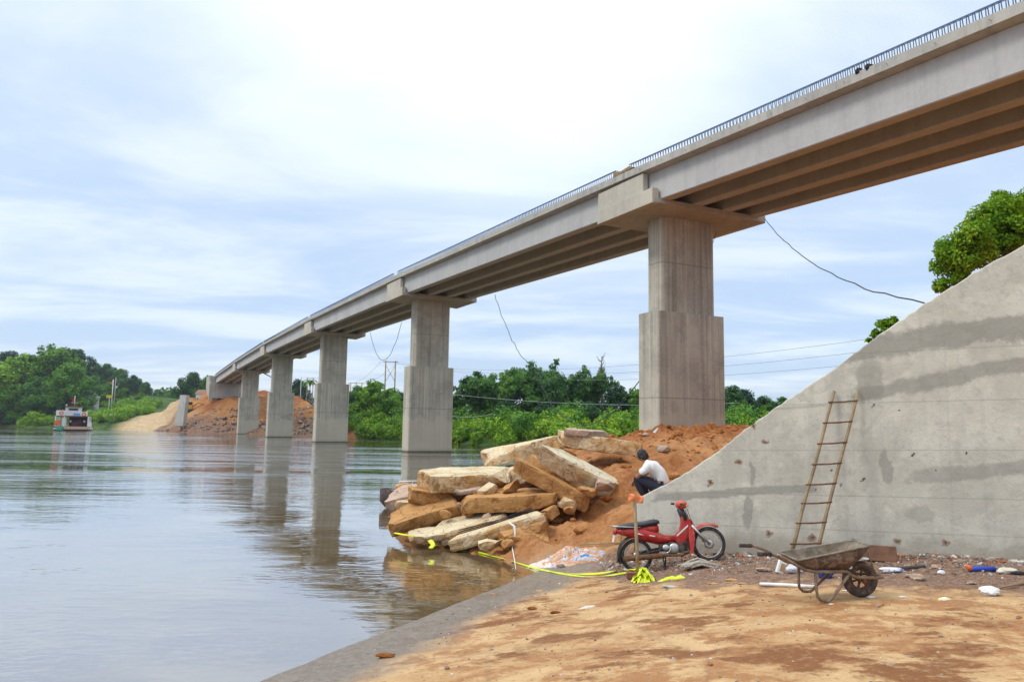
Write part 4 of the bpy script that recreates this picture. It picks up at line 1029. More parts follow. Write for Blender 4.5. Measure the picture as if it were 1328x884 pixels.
# marking stakes and tape
stk = thing('stake', ong(828, 752), 'upright wooden stake with a faded orange flag standing before the motorcycle', 'stake')
mb = MB(); mb.tube([(.0, 0, -.15), (-.02, 0, .4), (-.055, 0, 1.22)], [.028, .026, .024], 8); mb.build('pole', M['bamboo'], stk)
mb = MB(); V = []; F = []
for i in range(9):
    for j in range(5):
        a = i / 8; V.append((-.15 + a * .22, -.032 + .02 * math.sin(a * 9 + j), 1.225 + (.02 if i < 4 else 0) - j / 4 * (.09 + .05 * abs(a - .6)) + .012 * math.sin(a * 7)))
for i in range(8):
    for j in range(4): F.append((i * 5 + j, (i + 1) * 5 + j, (i + 1) * 5 + j + 1, i * 5 + j + 1))
mb.add(V, F, 0, True); fl = mb.build('flag', plain('orange_flag', (.80, .25, .10), .8, 0, .12, 8), stk)
so_ = fl.modifiers.new('solid', 'SOLIDIFY'); so_.thickness = .004
mb = MB(); g = ong(804, 729); mb.tube([(0, 0, -.1), (.015, 0, .3), (.02, 0, .66)], [.016, .016, .013], 7); tag(mb.build('stake', M['wood'], loc=g), 'thin short stick standing upright behind the rear wheel of the motorcycle', 'stake')
def ribbon(path, wid, name, mat, tilt=.4):
    P = [Vector(q) for q in path]; fine_ = []
    for i in range(len(P) - 1):
        for t in np.linspace(0, 1, 9, False): fine_.append(P[i].lerp(P[i + 1], t))
    fine_.append(P[-1]); sm = [sum((fine_[max(0, min(len(fine_) - 1, i + k_))] for k_ in range(-4, 5)), Vector()) / 9 for i in range(len(fine_))]
    V = []; F = []
    for i, q in enumerate(sm):
        a = tilt + .5 * math.sin(i * .33); d_ = (sm[min(i + 1, len(sm) - 1)] - sm[max(i - 1, 0)]).normalized(); sd_ = Vector((-d_.y, d_.x, 0)).normalized() * math.cos(a) + Vector((0, 0, 1)) * math.sin(a)
        V += [q - sd_ * wid / 2, q + sd_ * wid / 2]
    for i in range(len(sm) - 1): F.append((2 * i, 2 * i + 1, 2 * i + 3, 2 * i + 2))
    mb = MB(); mb.add(V, F, 0, True); o = mb.build(name, mat); s_ = o.modifiers.new('solid', 'SOLIDIFY'); s_.thickness = .002; return o
yel = plain('yellow_tape', (.72, .80, .02), .4, 0, .12, 5)
def gpt(u, v, up=.02):
    q = ong(u, v); q.z = max(q.z, 0) + up; return q
tag(ribbon([at(508, 690, 16.3), at(535, 695, 15.6), gpt(556, 698, .1), gpt(561, 704, .03), gpt(590, 712, .02), gpt(630, 722, .02), gpt(668, 731), gpt(700, 740), gpt(735, 745), gpt(775, 746), gpt(805, 742, .05), at(827, 738, 11.98)], .034, 'marking_tape', yel), 'long yellow plastic tape strung low from the slabs across the shore to the stake', 'tape')
tag(ribbon([gpt(712, 742, .02), gpt(750, 749), gpt(790, 748), gpt(815, 744, .03), at(828, 740, 11.97)], .03, 'marking_tape', yel), 'second shorter yellow tape sagging on the ground between tarp and stake', 'tape')
tag(ribbon([at(556, 699, 15.55), at(563, 706, 15.4), at(557, 711, 15.3)], .09, 'marking_tape', yel, .2), 'knotted end of yellow tape sticking up at the low wet slab', 'tape')
g = ong(835, 754)
tgl = MB(); rnd = random.Random(12)
for i in range(46):
    c0 = Vector((rnd.gauss(0, .065), rnd.gauss(0, .05), 0)); top_ = .20 * math.exp(-(c0.length / .10) ** 2) + .03; a = rnd.uniform(0, 6.28); e = Vector((math.cos(a), math.sin(a), 0)); L_ = rnd.uniform(.05, .13); sd_ = Vector((-e.y, e.x, rnd.uniform(-.6, .6))).normalized() * rnd.uniform(.018, .032)
    z0 = rnd.uniform(.3, 1) * top_; pts_ = [c0 + e * L_ * t + Vector((0, 0, max(.006, z0 * (1 - (t * 1.05) ** 2) + rnd.uniform(-.02, .02)))) for t in np.linspace(-1, 1, 7)]
    V = []
    for q in pts_: w_ = sd_ + Vector((rnd.uniform(-.012, .012), rnd.uniform(-.012, .012), rnd.uniform(-.01, .01))); V += [q - w_, q + w_]
    tgl.add(V, [(2 * k_, 2 * k_ + 1, 2 * k_ + 3, 2 * k_ + 2) for k_ in range(6)], 0, True)
tag(tgl.build('tape_bundle', yel, loc=g), 'crumpled bright yellow heap of plastic tape at the foot of the stake', 'tape')
g = ong(872, 751); heap('tape_end', g, .20, .05, .035, yel, 'loose flat yellow tape end trailing right of the crumpled heap', 'tape', 6, .1, 24, .8)
br = MB(); br.box((0, 0, .05), (.17, .1, .1)); g = ong(820, 750); tag(br.build('brick', plain('brick', (.26, .10, .05), .9, 0, .3, 9, .4), loc=g, bevel=.01), 'brown brick beside the foot of the flagged stake', 'brick')
# rope / net bundle
rp = MB(); rnd = random.Random(4)
for i in range(16):
    a0 = rnd.uniform(0, 6); L_ = rnd.uniform(.18, .36); yy = rnd.uniform(-.12, .12); zz0 = rnd.uniform(.02, .09)
    rp.tube([(-L_ + rnd.uniform(-.05, .05), yy - .05, .02), (-L_ * .5, yy, zz0), (0, yy + rnd.uniform(-.04, .04), zz0 + .03), (L_ * .5, yy + .02, zz0), (L_, yy + rnd.uniform(-.06, .06), .02)], rnd.uniform(.012, .022), 6)
tag(rp.build('rope_bundle', plain('grey_rope', (.42, .36, .29), .9, 0, .3, 20, .6, 60), loc=ong(908, 735)), 'bundle of grey rope lying on the ground in front of the motorcycle wheel', 'rope')
# brown board behind the wheelbarrow, poles, tube
g = ong(1135, 727); mb = MB(); mb.box((0, 0, .11), (.62, .09, .23), rotm(R(-14), R(3), 0)); tag(mb.build('board', plain('brown_board', (.20, .095, .055), .85, 0, .3, 6, .3), loc=g, bevel=.012), 'rough brown wooden board standing against the wall foot behind the wheelbarrow', 'board')
def lying(name, u0, v0, u1, v1, r_, mat, label, cat, up=0, n_=8):
    a, b_ = ong(u0, v0), ong(u1, v1); mb = MB(); dz = Vector((0, 0, r_ + up)); mb.tube([dz, (b_ - a) * .5 + dz + Vector((0, 0, .004)), b_ - a + dz], r_, n_); return tag(mb.build(name, mat, loc=a), label, cat)
lying('pipe', 986, 759, 1058, 763, .022, M['white'], 'white plastic pipe lying on the ground left of the wheelbarrow legs', 'pipe')
blue = plain('blue_plastic', (.02, .06, .42), .4, 0, .15, 6); orange = plain('orange_plastic', (.85, .17, .05), .45)
tb = lying('tube', 1259, 741, 1290, 741, .035, blue, 'dark blue tube with an orange cap in the rubble at the wall foot', 'tube')
mb = MB(); mb.tube([(-.06, 0, .10), (-.03, 0, .06), (.0, 0, .035)], [.008, .03, .036], 10); mb.build('cap', orange, tb)
lying('pole', 1296, 744, 1340, 747, .025, M['dark'], 'dark pole end lying in the rubble at the right edge', 'pole')
lying('stick', 1292, 764, 1330, 757, .012, M['bamboo'], 'thin yellowish stick on the ground right of the white plastic bag', 'stick')
lying('stick', 752, 708, 805, 706, .012, M['bamboo'], 'pale pole lying on the dirt behind the striped tarp', 'stick', .02)
lying('plank', 1168, 739, 1200, 736, .022, plain('dark_plank', (.06, .05, .045), .9), 'dark plank piece in the rubble right of the brown board', 'plank')
def bag(name, c, rx, ry, h, mat, label, cat, seed, rz=0, *_):
    mb = MB(); vs, fs = ICO[3]; off = Vector((seed * 3.3, seed, seed * 1.7)); V = []
    for q in vs:
        f = 1 + .30 * mn.noise(q * 1.1 + off) + .22 * (abs(mn.noise(q * 2.6 + off)) - .2) + .10 * (abs(mn.noise(q * 6 + off)) - .2)
        p_ = rotm(0, 0, rz) @ Vector((q.x * rx * f, q.y * ry * f, 0)); V.append((p_.x, p_.y, max(-.012, h * .42 + q.z * h * .58 * f)))
    mb.add(V, fs, 0, False); return tag(mb.build(name, mat, loc=c), label, cat)
wbag = sheetmat('white_bag', [(.80, .80, .80), (.62, (.70, .72, .76))]); 
bag('plastic_bag', ong(1284, 771), .125, .085, .10, wbag, 'white plastic bag on the sandy ground at the lower right', 'bag', 12, .2, 30, .6)
bag('plastic_bag', ong(1030, 742), .11, .07, .11, sheetmat('grey_bag', [(.62, .64, .70), (.55, (.75, .75, .78))]), 'pale grey plastic bag behind the wheelbarrow handles', 'bag', 13, 0, 26, .6)
bag('plastic_bag', ong(1070, 749), .115, .09, .19, sheetmat('blue_bag', [(.02, .03, .16), (.52, (.04, .05, .30)), (.62, (.03, .22, .34))]), 'dark blue plastic bag under the wheelbarrow tray', 'bag', 14, 0, 30, .5)
bag('plastic_bag', ong(1156, 741), .16, .06, .06, sheetmat('packet', [(.75, .75, .78), (.55, (.12, .2, .6)), (.62, (.7, .6, .62))]), 'white and blue packets right of the wheelbarrow wheel', 'bag', 15, 0, 26, .6)
bag('plastic_bag', ong(1221, 744), .05, .035, .05, wbag, 'small white crumpled scrap in the rubble by the wall', 'bag', 16, 0, 20, .6)
bag('cement_bag', ong(1308, 743), .13, .06, .07, sheetmat('cream_bag', [(.62, .56, .44), (.5, (.72, .68, .58))]), 'cream crumpled sack in the rubble next to the blue tube', 'bag', 17, 0, 26, .6)
heap('wrapper', ong(1225, 777), .075, .035, .02, sheetmat('yellow_wrapper', [(.80, .68, .52), (.52, (.80, .45, .10))]), 'yellow and orange wrapper on the sandy ground', 'wrapper', 18, 0, 16, .8)
heap('wrapper', ong(762, 787), .11, .045, .012, sheetmat('mud_paper', [(.66, .55, .46), (.5, (.74, .66, .58))]), 'muddy white paper scrap alone on the sandy ramp', 'wrapper', 19, .3, 20, .8)
mb = MB(); mb.box((0, 0, .09), (.10, .07, .18), rotm(0, R(18), 0)); ct = tag(mb.build('carton', M['white'], loc=ong(1013, 743), bevel=.006), 'small white and tan carton leaning behind the wheelbarrow handles', 'carton')
mb = MB(); mb.box((.012, -.037, .085), (.06, .006, .11), rotm(0, R(18), 0)); mb.build('carton_panel', plain('tan_card', (.5, .32, .14), .8), ct)
# cloth bits caught on the barrow wheel
whb = MB(); V0 = []
whb.blob((-.14, -.06, .43), (.07, .06, .035), 31, .6, 3); whb.blob((-.19, -.12, .36), (.045, .035, .03), 32, .6, 3); whb.blob((.0, -.02, .43), (.09, .07, .02), 33, .5, 3)
o = whb.build('rag', wbag); o.location = wb0; tag(o, 'white rag stuffed between the wheelbarrow tray and its wheel', 'rag')
LIT = [(870, 761, .11, 'grey'), (1098, 766, .05, 'w'), (1128, 774, .06, 'w'), (1171, 774, .05, 'w'), (1078, 783, .03, 'w'), (948, 752, .09, 'o'), (990, 741, .12, 'c'), (963, 757, .06, 'o'), (1010, 770, .05, 'o'), (1260, 757, .06, 'c'), (1216, 736, .08, 'c'), (1244, 730, .1, 'c'), (1290, 726, .09, 'c'), (1180, 748, .08, 'c'), (925, 757, .07, 'o'), (700, 766, .06, 'o'), (690, 790, .07, 'd'), (720, 795, .06, 'd'), (500, 852, .09, 'd'), (640, 770, .04, 'o')]
lm = {'w': M['white'], 'grey': plain('grey_scrap', (.45, .43, .4), .8), 'o': plain('orange_scrap', (.55, .28, .10), .8), 'c': M['slab_grey'], 'd': M['clod']}
ln = {'w': ('white scrap of litter on the ground around the wheelbarrow', 'litter'), 'grey': ('grey smear of cement on the ramp under the yellow tape end', 'litter'), 'o': ('small tan chip of wood on the ramp', 'wood chip'), 'c': ('light concrete chunk in the rubble by the wall', 'chunk'), 'd': ('small mud lump on the sandy ramp', 'mud lump')}
for i, (u, v_, s, k_) in enumerate(LIT):
    mb = MB(); f_ = .25 if k_ in 'wgreyo' else .55
    mb.blob((0, 0, s * f_ * .4), (s, s * .5, s * f_ * .6), i + 50, .5, 2, smooth=False)
    lab, cat = ln[k_]; nm = {'litter': 'litter_scrap', 'wood chip': 'wood_chip', 'chunk': 'concrete_chunk', 'mud lump': 'mud_lump'}[cat]
    tag(mb.build(nm, lm[k_], loc=ong(u, v_)), lab, cat, {'litter': 'litter scraps on the ground', 'wood chip': 'wood chips on the ramp', 'chunk': 'concrete chunks by the wall', 'mud lump': 'mud lumps on the ramp'}[cat])
# white panel on the mound by the pier
q0, q1 = at(838, 573, 31.5), at(860, 561, 31.8); mb = MB(); dq = (q1 - q0)
mb.prism([Vector((0, 0, -.05)), dq + Vector((0, 0, -.12)), dq + Vector((.02, .3, .22)), dq * .75 + Vector((0, .3, .30)), Vector((0, .25, .08))], (0, .04, 0))
tag(mb.build('white_panel', plain('pale_panel', (.62, .78, .80), .4, 0, .05, 2), loc=q0), 'pale white panel lying tilted on the dirt mound against the near pier', 'panel')

# moored boat behind the slabs
b0 = at(512, 644, 23.5); b0.z = .10
boat = thing('rowing_boat', b0, 'small dark wooden boat moored at the water behind the grey slab', 'boat', R(12))
rings = []
for x, hw, zb, zt in ((-.45, .10, .12, .46), (-.3, .34, -.05, .48), (.3, .52, -.12, .44), (1.2, .55, -.12, .42), (2.2, .42, -.05, .46), (2.6, .12, .15, .52)):
    rings.append([(x, -hw, zt), (x, -hw * .85, zb * .4 + zt * .3), (x, -hw * .4, zb), (x, hw * .4, zb), (x, hw * .85, zb * .4 + zt * .3), (x, hw, zt), (x, hw * .9, zt), (x, hw * .4, zb + .06), (x, -hw * .4, zb + .06), (x, -hw * .9, zt)])
mb = MB(); mb.loft(rings); mb.build('hull', plain('tarred_wood', (.05, .035, .035), .7, 0, .4, 6, .3, 30, dirt=(.25, .13, .07), dirt_amt=.4), boat)
mb = MB()
for x in (.0, .9, 1.7): mb.box((x, 0, .42), (.22, .95, .03))
mb.build('bench', M['wood'], boat)
mb = MB(); mb.tube([(.1, -.35, .42), (.1, -.3, .72), (.9, -.3, .74), (1.0, .3, .74)], .018, 6); mb.tube([(.5, -.3, .73), (.5, -.3, .42)], .014, 6); mb.tube([(.95, -.3, .73), (.95, -.3, .42)], .014, 6); mb.build('rail', M['white'], boat)
mb = MB(); mb.blob((.35, -.1, .55), (.34, .2, .11), 4, .2, 3); tag(mb.build('bundle', plain('orange_bundle', (.62, .27, .05), .7), loc=b0 + Vector((0, 0, 0))), 'orange rolled bundle lying in the moored dark boat', 'bundle')
mb = MB(); mb.blob((1.3, -.2, .52), (.4, .3, .12), 6, .35, 3); tag(mb.build('sack', plain('pink_sack', (.55, .40, .36), .8), loc=b0), 'pinkish sack lying in the middle of the moored boat', 'sack')

# moped trim: cables, stripe, mud flap
mb = MB()
for s in (-.06, .04): mb.tube([(.84, s * 2, .96), (.93, s * 1.6, .88), (.96, s, .72), (1.02, s, .55), (1.15, s, .33)], .005, 5)
mb.build('control_cable', M['black'], moto)
mb = MB(); mb.prism([(.70, -.0585, .47), (.90, -.0585, .60), (.905, -.0585, .63), (.69, -.0585, .49)], (0, .002, 0)); mb.build('stripe', M['white'], moto)
mb = MB(); mb.prism([(.05, -.128, .60), (.33, -.122, .52), (.335, -.122, .535), (.05, -.128, .62)], (0, .012, 0)); mb.build('stripe', M['white'], moto)
mb = MB(); mb.box((-.31, 0, .27), (.012, .13, .16), rotm(0, R(14), 0)); mb.build('mud_flap', M['black'], moto)
mb = MB(); mb.blob((.60, -.125, .30), (.085, .022, .085), 5, .05, 2); mb.blob((.47, -.12, .33), (.06, .02, .05), 6, .1, 2); mb.tube([(.56, -.145, .33), (.50, -.165, .26), (.44, -.165, .25)], .009, 6); mb.build('engine_cover', M['chrome'], moto)

# ================================================================== TREES
def leaf_cloud(blobs, n_leaves, size, seed, flat=.8, elong=1.5, droop=0.0, shell=(.55, 1.08)):
    """n_leaves leaf-sized quads spread through a set of clumps (centre, radius)"""
    rg = np.random.RandomState(seed)
    C_ = np.array([b[0] for b in blobs], float); Rr = np.array([b[1] for b in blobs], float)
    pr = Rr ** 2 / (Rr ** 2).sum(); b = rg.choice(len(blobs), n_leaves, p=pr)
    dd = rg.randn(n_leaves, 3); dd /= np.linalg.norm(dd, axis=1, keepdims=True)
    # sub-clumps give the surface its lumps and gaps
    nsub = 14
    subd = rg.randn(len(blobs), nsub, 3); subd /= np.linalg.norm(subd, axis=2, keepdims=True)
    pick = subd[b, rg.randint(0, nsub, n_leaves)]
    dd = dd * .62 + pick * .9; dd /= np.linalg.norm(dd, axis=1, keepdims=True)
    rad = Rr[b] * rg.uniform(shell[0], shell[1], n_leaves)
    P = C_[b] + dd * rad[:, None] * np.array([1, 1, flat])
    nrm = dd * .8 + rg.randn(n_leaves, 3) * .55 + np.array([0, 0, .35]); nrm /= np.linalg.norm(nrm, axis=1, keepdims=True)
    u = np.cross(nrm, rg.randn(n_leaves, 3)); u /= np.linalg.norm(u, axis=1, keepdims=True)
    if droop: u = u * (1 - droop) + np.array([0, 0, -1]) * droop; u /= np.linalg.norm(u, axis=1, keepdims=True)
    w_ = np.cross(nrm, u)
    s = size * rg.uniform(.6, 1.35, n_leaves)[:, None]
    V = np.stack([P - u * s * elong * .5, P + w_ * s * .5, P + u * s * elong * .5, P - w_ * s * .5], 1).reshape(-1, 3)
    F = np.arange(n_leaves * 4).reshape(-1, 4)
    return V, F
def crown_blobs(h, wr, seed, k=13, low=.32, r0=.30):
    rg = random.Random(seed); out = []
    for i in range(k):
        t = (i + .5) / k; z = h * (low + (1 - low) * .86 * t)
        prof = math.sin(PI * min(1, .22 + .78 * t)) ** .6; a = i * 2.4 + rg.uniform(-.4, .4)
        rr_ = wr * prof * rg.uniform(.35, .75); r = wr * r0 * rg.uniform(.8, 1.45) * (.75 + .4 * prof)
        out.append(((math.cos(a) * rr_, math.sin(a) * rr_, z), r))
    out.append(((0, 0, h * .66), wr * .5)); return out
def broad_tree(h, wr, leaf, n_leaves, size, seed, k=13, low=.30, r0=.30, trunk=None):
    blobs = crown_blobs(h, wr, seed, k, low, r0)
    V, F = leaf_cloud(blobs, n_leaves, size, seed)
    t = bpy.data.objects.new('broadleaf_tree', None); COL.objects.link(t); t.empty_display_size = 1
    cr = fast_mesh('crown', V, F, leaf, t)
    mb = MB(); r = (trunk or h * .022)
    mb.tube([(0, 0, -1), (r * .4, 0, h * .2), (-r * .5, r, h * .45), (0, 0, h * .75)], [r * 1.25, r, r * .75, r * .3], 8)
    for (c, rad) in blobs[::2]:
        z0 = min(c[2] * .7, h * .5); mb.tube([(0, 0, z0), (c[0] * .5, c[1] * .5, (z0 + c[2]) / 2 + .1), c], [r * .5, r * .35, r * .12], 6)
    mb.build('trunk', M['bark'], t); return t
def bamboo(h, spread, n_culms, seed):
    rg = random.Random(seed); t = bpy.data.objects.new('bamboo_clump', None); COL.objects.link(t)
    culm = MB(); Vs, Fs, o_ = [], [], 0
    for i in range(n_culms):
        a = rg.uniform(0, 2 * PI); L_ = h * rg.uniform(.7, 1.05); out = spread * rg.uniform(.25, 1); b0 = Vector((math.cos(a), math.sin(a), 0)) * rg.uniform(0, 1.2)
        path = []
        for s in np.linspace(0, 1, 9):
            path.append(b0 + Vector((math.cos(a), math.sin(a), 0)) * out * s ** 2.2 + Vector((0, 0, L_ * (s - .24 * s ** 4 * (out / spread) * 1.3))))
        culm.tube(path, [.06 * (1 - .8 * s) for s in np.linspace(0, 1, 9)], 5)
        blobs = [(tuple(path[j]), h * .055 * rg.uniform(.7, 1.4)) for j in range(3, 9)]
        V, F = leaf_cloud(blobs, 620, .22, seed * 100 + i, .8, 2.4, .45, (.15, 1.15)); Vs.append(V); Fs.append(F + o_); o_ += len(V)
    fast_mesh('foliage', np.concatenate(Vs), np.concatenate(Fs), M['leaf_bamboo'], t); culm.build('culms', M['bamboo'], t); return t
PROTO = {
 'light': [broad_tree(12, 5.2, M['leaf_light'], 17000, .26, s_, 20, .08, .27) for s_ in (1, 2)],
 'mid': [broad_tree(10, 4.2, M['leaf_mid'], 13000, .23, s_, 18, .10, .27) for s_ in (3, 4, 5)],
 'dark': [broad_tree(11, 4.4, M['leaf_dark'], 13000, .23, s_, 18, .2, .27) for s_ in (6, 7)],
 'bamboo': [bamboo(11, 5.0, 26, s_) for s_ in (8, 9)],
}
USED = {}; rnd = random.Random(77)
PH = {'light': 12, 'mid': 10, 'dark': 11, 'bamboo': 11}
def put_tree(kind, u, vtop, Y, label, group, wk=1.0, nm=None):
    c = at(u, vtop, Y); zb = max(fz(c.x, c.y), .3) - .3; h = c.z - zb
    lst = PROTO[kind]; i = USED.get(kind, 0); USED[kind] = i + 1
    t = lst[i] if i < len(lst) else copy_tree(lst[i % len(lst)])
    t.name = nm or ('bamboo_clump' if kind == 'bamboo' else 'broadleaf_tree')
    k = h / (PH[kind] * (.92 if kind == 'bamboo' else .95)); t.location = (c.x, c.y, zb); t.scale = (k * wk, k * wk, k); t.rotation_euler = (0, 0, rnd.uniform(0, 6.28))
    return tag(t, label, 'bamboo' if kind == 'bamboo' else 'tree', group)
GL, GR, GH, GB_ = 'tall trees on the left bank', 'trees on the far bank between the bridge piers', 'trees on the distant left hill', 'bamboo clumps on the far bank'
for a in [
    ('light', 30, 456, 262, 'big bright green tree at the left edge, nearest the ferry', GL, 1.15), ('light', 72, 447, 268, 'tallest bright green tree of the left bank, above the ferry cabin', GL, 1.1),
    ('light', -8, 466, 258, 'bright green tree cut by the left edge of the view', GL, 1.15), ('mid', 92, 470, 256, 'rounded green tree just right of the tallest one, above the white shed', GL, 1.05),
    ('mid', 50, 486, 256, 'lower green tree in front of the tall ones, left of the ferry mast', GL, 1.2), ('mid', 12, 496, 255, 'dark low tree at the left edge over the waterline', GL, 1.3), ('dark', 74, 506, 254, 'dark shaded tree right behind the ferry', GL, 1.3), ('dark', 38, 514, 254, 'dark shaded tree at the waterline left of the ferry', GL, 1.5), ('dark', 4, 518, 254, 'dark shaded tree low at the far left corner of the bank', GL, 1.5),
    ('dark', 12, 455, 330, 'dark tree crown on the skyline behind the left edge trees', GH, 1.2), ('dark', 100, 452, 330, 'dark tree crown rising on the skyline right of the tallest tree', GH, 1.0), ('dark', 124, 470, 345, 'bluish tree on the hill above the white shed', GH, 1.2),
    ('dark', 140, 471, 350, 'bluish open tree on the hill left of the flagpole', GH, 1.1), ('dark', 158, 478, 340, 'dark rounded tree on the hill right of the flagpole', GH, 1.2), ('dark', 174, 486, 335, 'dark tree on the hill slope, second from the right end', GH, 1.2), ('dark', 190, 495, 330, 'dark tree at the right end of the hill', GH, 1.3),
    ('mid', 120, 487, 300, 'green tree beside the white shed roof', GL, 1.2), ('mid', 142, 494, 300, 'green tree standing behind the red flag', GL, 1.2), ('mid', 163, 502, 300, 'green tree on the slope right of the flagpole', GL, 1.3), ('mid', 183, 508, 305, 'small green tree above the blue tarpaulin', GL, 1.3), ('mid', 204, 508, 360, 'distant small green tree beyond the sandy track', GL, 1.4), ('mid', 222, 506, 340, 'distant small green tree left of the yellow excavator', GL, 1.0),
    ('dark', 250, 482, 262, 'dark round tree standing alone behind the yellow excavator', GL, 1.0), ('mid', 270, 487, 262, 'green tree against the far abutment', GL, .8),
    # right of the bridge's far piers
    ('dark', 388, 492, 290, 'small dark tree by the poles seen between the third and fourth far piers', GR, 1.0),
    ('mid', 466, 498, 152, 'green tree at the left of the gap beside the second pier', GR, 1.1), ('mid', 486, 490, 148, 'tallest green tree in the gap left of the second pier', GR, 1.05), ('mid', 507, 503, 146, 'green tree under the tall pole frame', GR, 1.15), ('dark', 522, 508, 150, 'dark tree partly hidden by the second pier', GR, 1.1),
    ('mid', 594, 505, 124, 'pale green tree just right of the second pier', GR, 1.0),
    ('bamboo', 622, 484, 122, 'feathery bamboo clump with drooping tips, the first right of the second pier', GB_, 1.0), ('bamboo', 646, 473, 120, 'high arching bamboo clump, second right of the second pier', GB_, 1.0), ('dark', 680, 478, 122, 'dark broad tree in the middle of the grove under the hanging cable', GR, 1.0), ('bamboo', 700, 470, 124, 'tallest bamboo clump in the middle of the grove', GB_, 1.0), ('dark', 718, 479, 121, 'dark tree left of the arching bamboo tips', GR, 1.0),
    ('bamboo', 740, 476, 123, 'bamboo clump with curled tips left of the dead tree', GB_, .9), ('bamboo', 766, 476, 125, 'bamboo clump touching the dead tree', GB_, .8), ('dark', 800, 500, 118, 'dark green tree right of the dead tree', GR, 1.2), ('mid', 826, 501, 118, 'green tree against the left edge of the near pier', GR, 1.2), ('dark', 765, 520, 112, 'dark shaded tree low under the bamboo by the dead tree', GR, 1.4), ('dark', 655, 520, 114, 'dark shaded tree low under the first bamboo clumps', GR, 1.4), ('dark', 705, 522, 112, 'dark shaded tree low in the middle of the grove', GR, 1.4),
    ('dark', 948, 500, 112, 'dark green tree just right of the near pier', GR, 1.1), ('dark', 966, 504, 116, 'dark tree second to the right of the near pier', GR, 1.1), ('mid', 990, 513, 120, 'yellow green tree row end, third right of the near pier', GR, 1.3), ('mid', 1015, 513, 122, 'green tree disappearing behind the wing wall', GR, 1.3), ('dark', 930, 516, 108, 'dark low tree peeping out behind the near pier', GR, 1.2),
    ]: put_tree(*a)

# undergrowth: one mass along each bank
def undergrowth(name, spots, mat, seed, size, nl, label=None):
    rg = random.Random(seed); Vs, Fs, o_ = [], [], 0
    for i, (x, y, r, hk) in enumerate(spots):
        z = max(fz(x, y), .1); blobs = [((x + rg.uniform(-.5, .5) * r, y + rg.uniform(-.5, .5) * r, z + r * hk * rg.uniform(.1, .8)), r * rg.uniform(.35, .65)) for _ in range(5)]
        V, F = leaf_cloud(blobs, nl, size, seed * 50 + i); Vs.append(V); Fs.append(F + o_); o_ += len(V)
    return tag(fast_mesh(name, np.concatenate(Vs), np.concatenate(Fs), mat), kind='stuff')
sp = []
rnd = random.Random(21)
while len(sp) < 130:                               # left bank: behind the ferry to the sandy track
    u = rnd.uniform(-20, 205); Y = rnd.uniform(205, 300); c = at(u, 540, Y); d_ = sdist(np.array([c.x]), np.array([c.y]), FAR_SHORE)[0]
    if d_ < 1.0 or d_ > 75: continue
    if c.x > -112 and abs(c.x + 100) < 13 and c.y < 245: continue
    if c.x > -110 + (c.y - 215) * .12: continue
    sp.append((c.x, c.y, rnd.uniform(2.0, 3.8), 1.0))
undergrowth('undergrowth', sp, M['leaf_light'], 3, .32, 800)
sp = []
while len(sp) < 210:
    u = rnd.uniform(452, 1060); Y = rnd.uniform(92, 150); c = at(u, 560, Y); d_ = sdist(np.array([c.x]), np.array([c.y]), FAR_SHORE)[0]
    if d_ < -.2 or d_ > 11: continue
    sp.append((c.x, c.y, rnd.uniform(1.3, 2.7), 1.0))
undergrowth('undergrowth', sp, M['leaf_light'], 5, .22, 900)
sp = []
while len(sp) < 40:
    u = rnd.uniform(455, 1060); Y = rnd.uniform(96, 150); c = at(u, 560, Y); d_ = sdist(np.array([c.x]), np.array([c.y]), FAR_SHORE)[0]
    if d_ < 3 or d_ > 24: continue
    sp.append((c.x, c.y, rnd.uniform(2.0, 3.4), 1.1))
undergrowth('undergrowth', sp, M['leaf_mid'], 7, .26, 900)
# distant wood closing the horizon
sp = []
while len(sp) < 150:
    u = rnd.uniform(150, 1400); Y = rnd.uniform(330, 520); c = at(u, 540, Y)
    sp.append((c.x, c.y, rnd.uniform(4, 7), .9))
undergrowth('distant_wood', sp, M['leaf_dark'], 9, 1.0, 260)
sp = []
while len(sp) < 90:
    x, y = rnd.uniform(-330, -150), rnd.uniform(285, 400)
    sp.append((x, y, rnd.uniform(3, 5), 1.0))
undergrowth('hill_wood', sp, M['leaf_mid'], 11, .8, 300)

# tree behind the wing wall, sapling on its slope
def near_tree(name, loc, blobs, n_leaves, size, seed, label, tr):
    t = thing(name, loc, label, 'tree'); V, F = leaf_cloud(blobs, n_leaves, size, seed, .8, 1.7, .15, (.35, 1.1)); fast_mesh('crown', V, F, M['leaf_near'], t)
    mb = MB(); z0 = 0; top = Vector(tr[0])
    mb.tube([(tr[1][0], tr[1][1], z0 - .5), Vector(tr[1]) * .4 + top * .6, top], [tr[2], tr[2] * .8, tr[2] * .45], 9)
    for c, r_ in blobs[::2]: mb.tube([top * .85, (top + Vector(c)) / 2 + Vector((0, 0, .1)), c], [tr[2] * .4, tr[2] * .25, .012], 6)
    mb.build('trunk', M['bark'], t); return t
YT = 21.0; tb_ = at(1300, 380, YT); tb_.z = gz(tb_.x, tb_.y)
bl = [(u, v_, r_) for u, v_, r_ in [(1236, 322, 22), (1225, 345, 18), (1222, 370, 12), (1248, 335, 22), (1262, 306, 24), (1280, 285, 26), (1300, 272, 24), (1320, 268, 22), (1268, 330, 22), (1290, 315, 26), (1312, 300, 26), (1335, 290, 30), (1330, 320, 24), (1228, 330, 14), (1245, 360, 14), (1352, 262, 26), (1370, 300, 30), (1340, 255, 18), (1296, 258, 14)]]
rnd = random.Random(6)
near_tree('broadleaf_tree', tb_, [(tuple(at(u, v_, YT + rnd.uniform(-.5, .5)) - tb_), r_ / FPX * YT) for u, v_, r_ in bl], 46000, .060, 40, 'dense leafy green tree rising behind the top of the wing wall at the right edge', (tuple(at(1305, 330, YT) - tb_), (.2, 0, 0), .11))
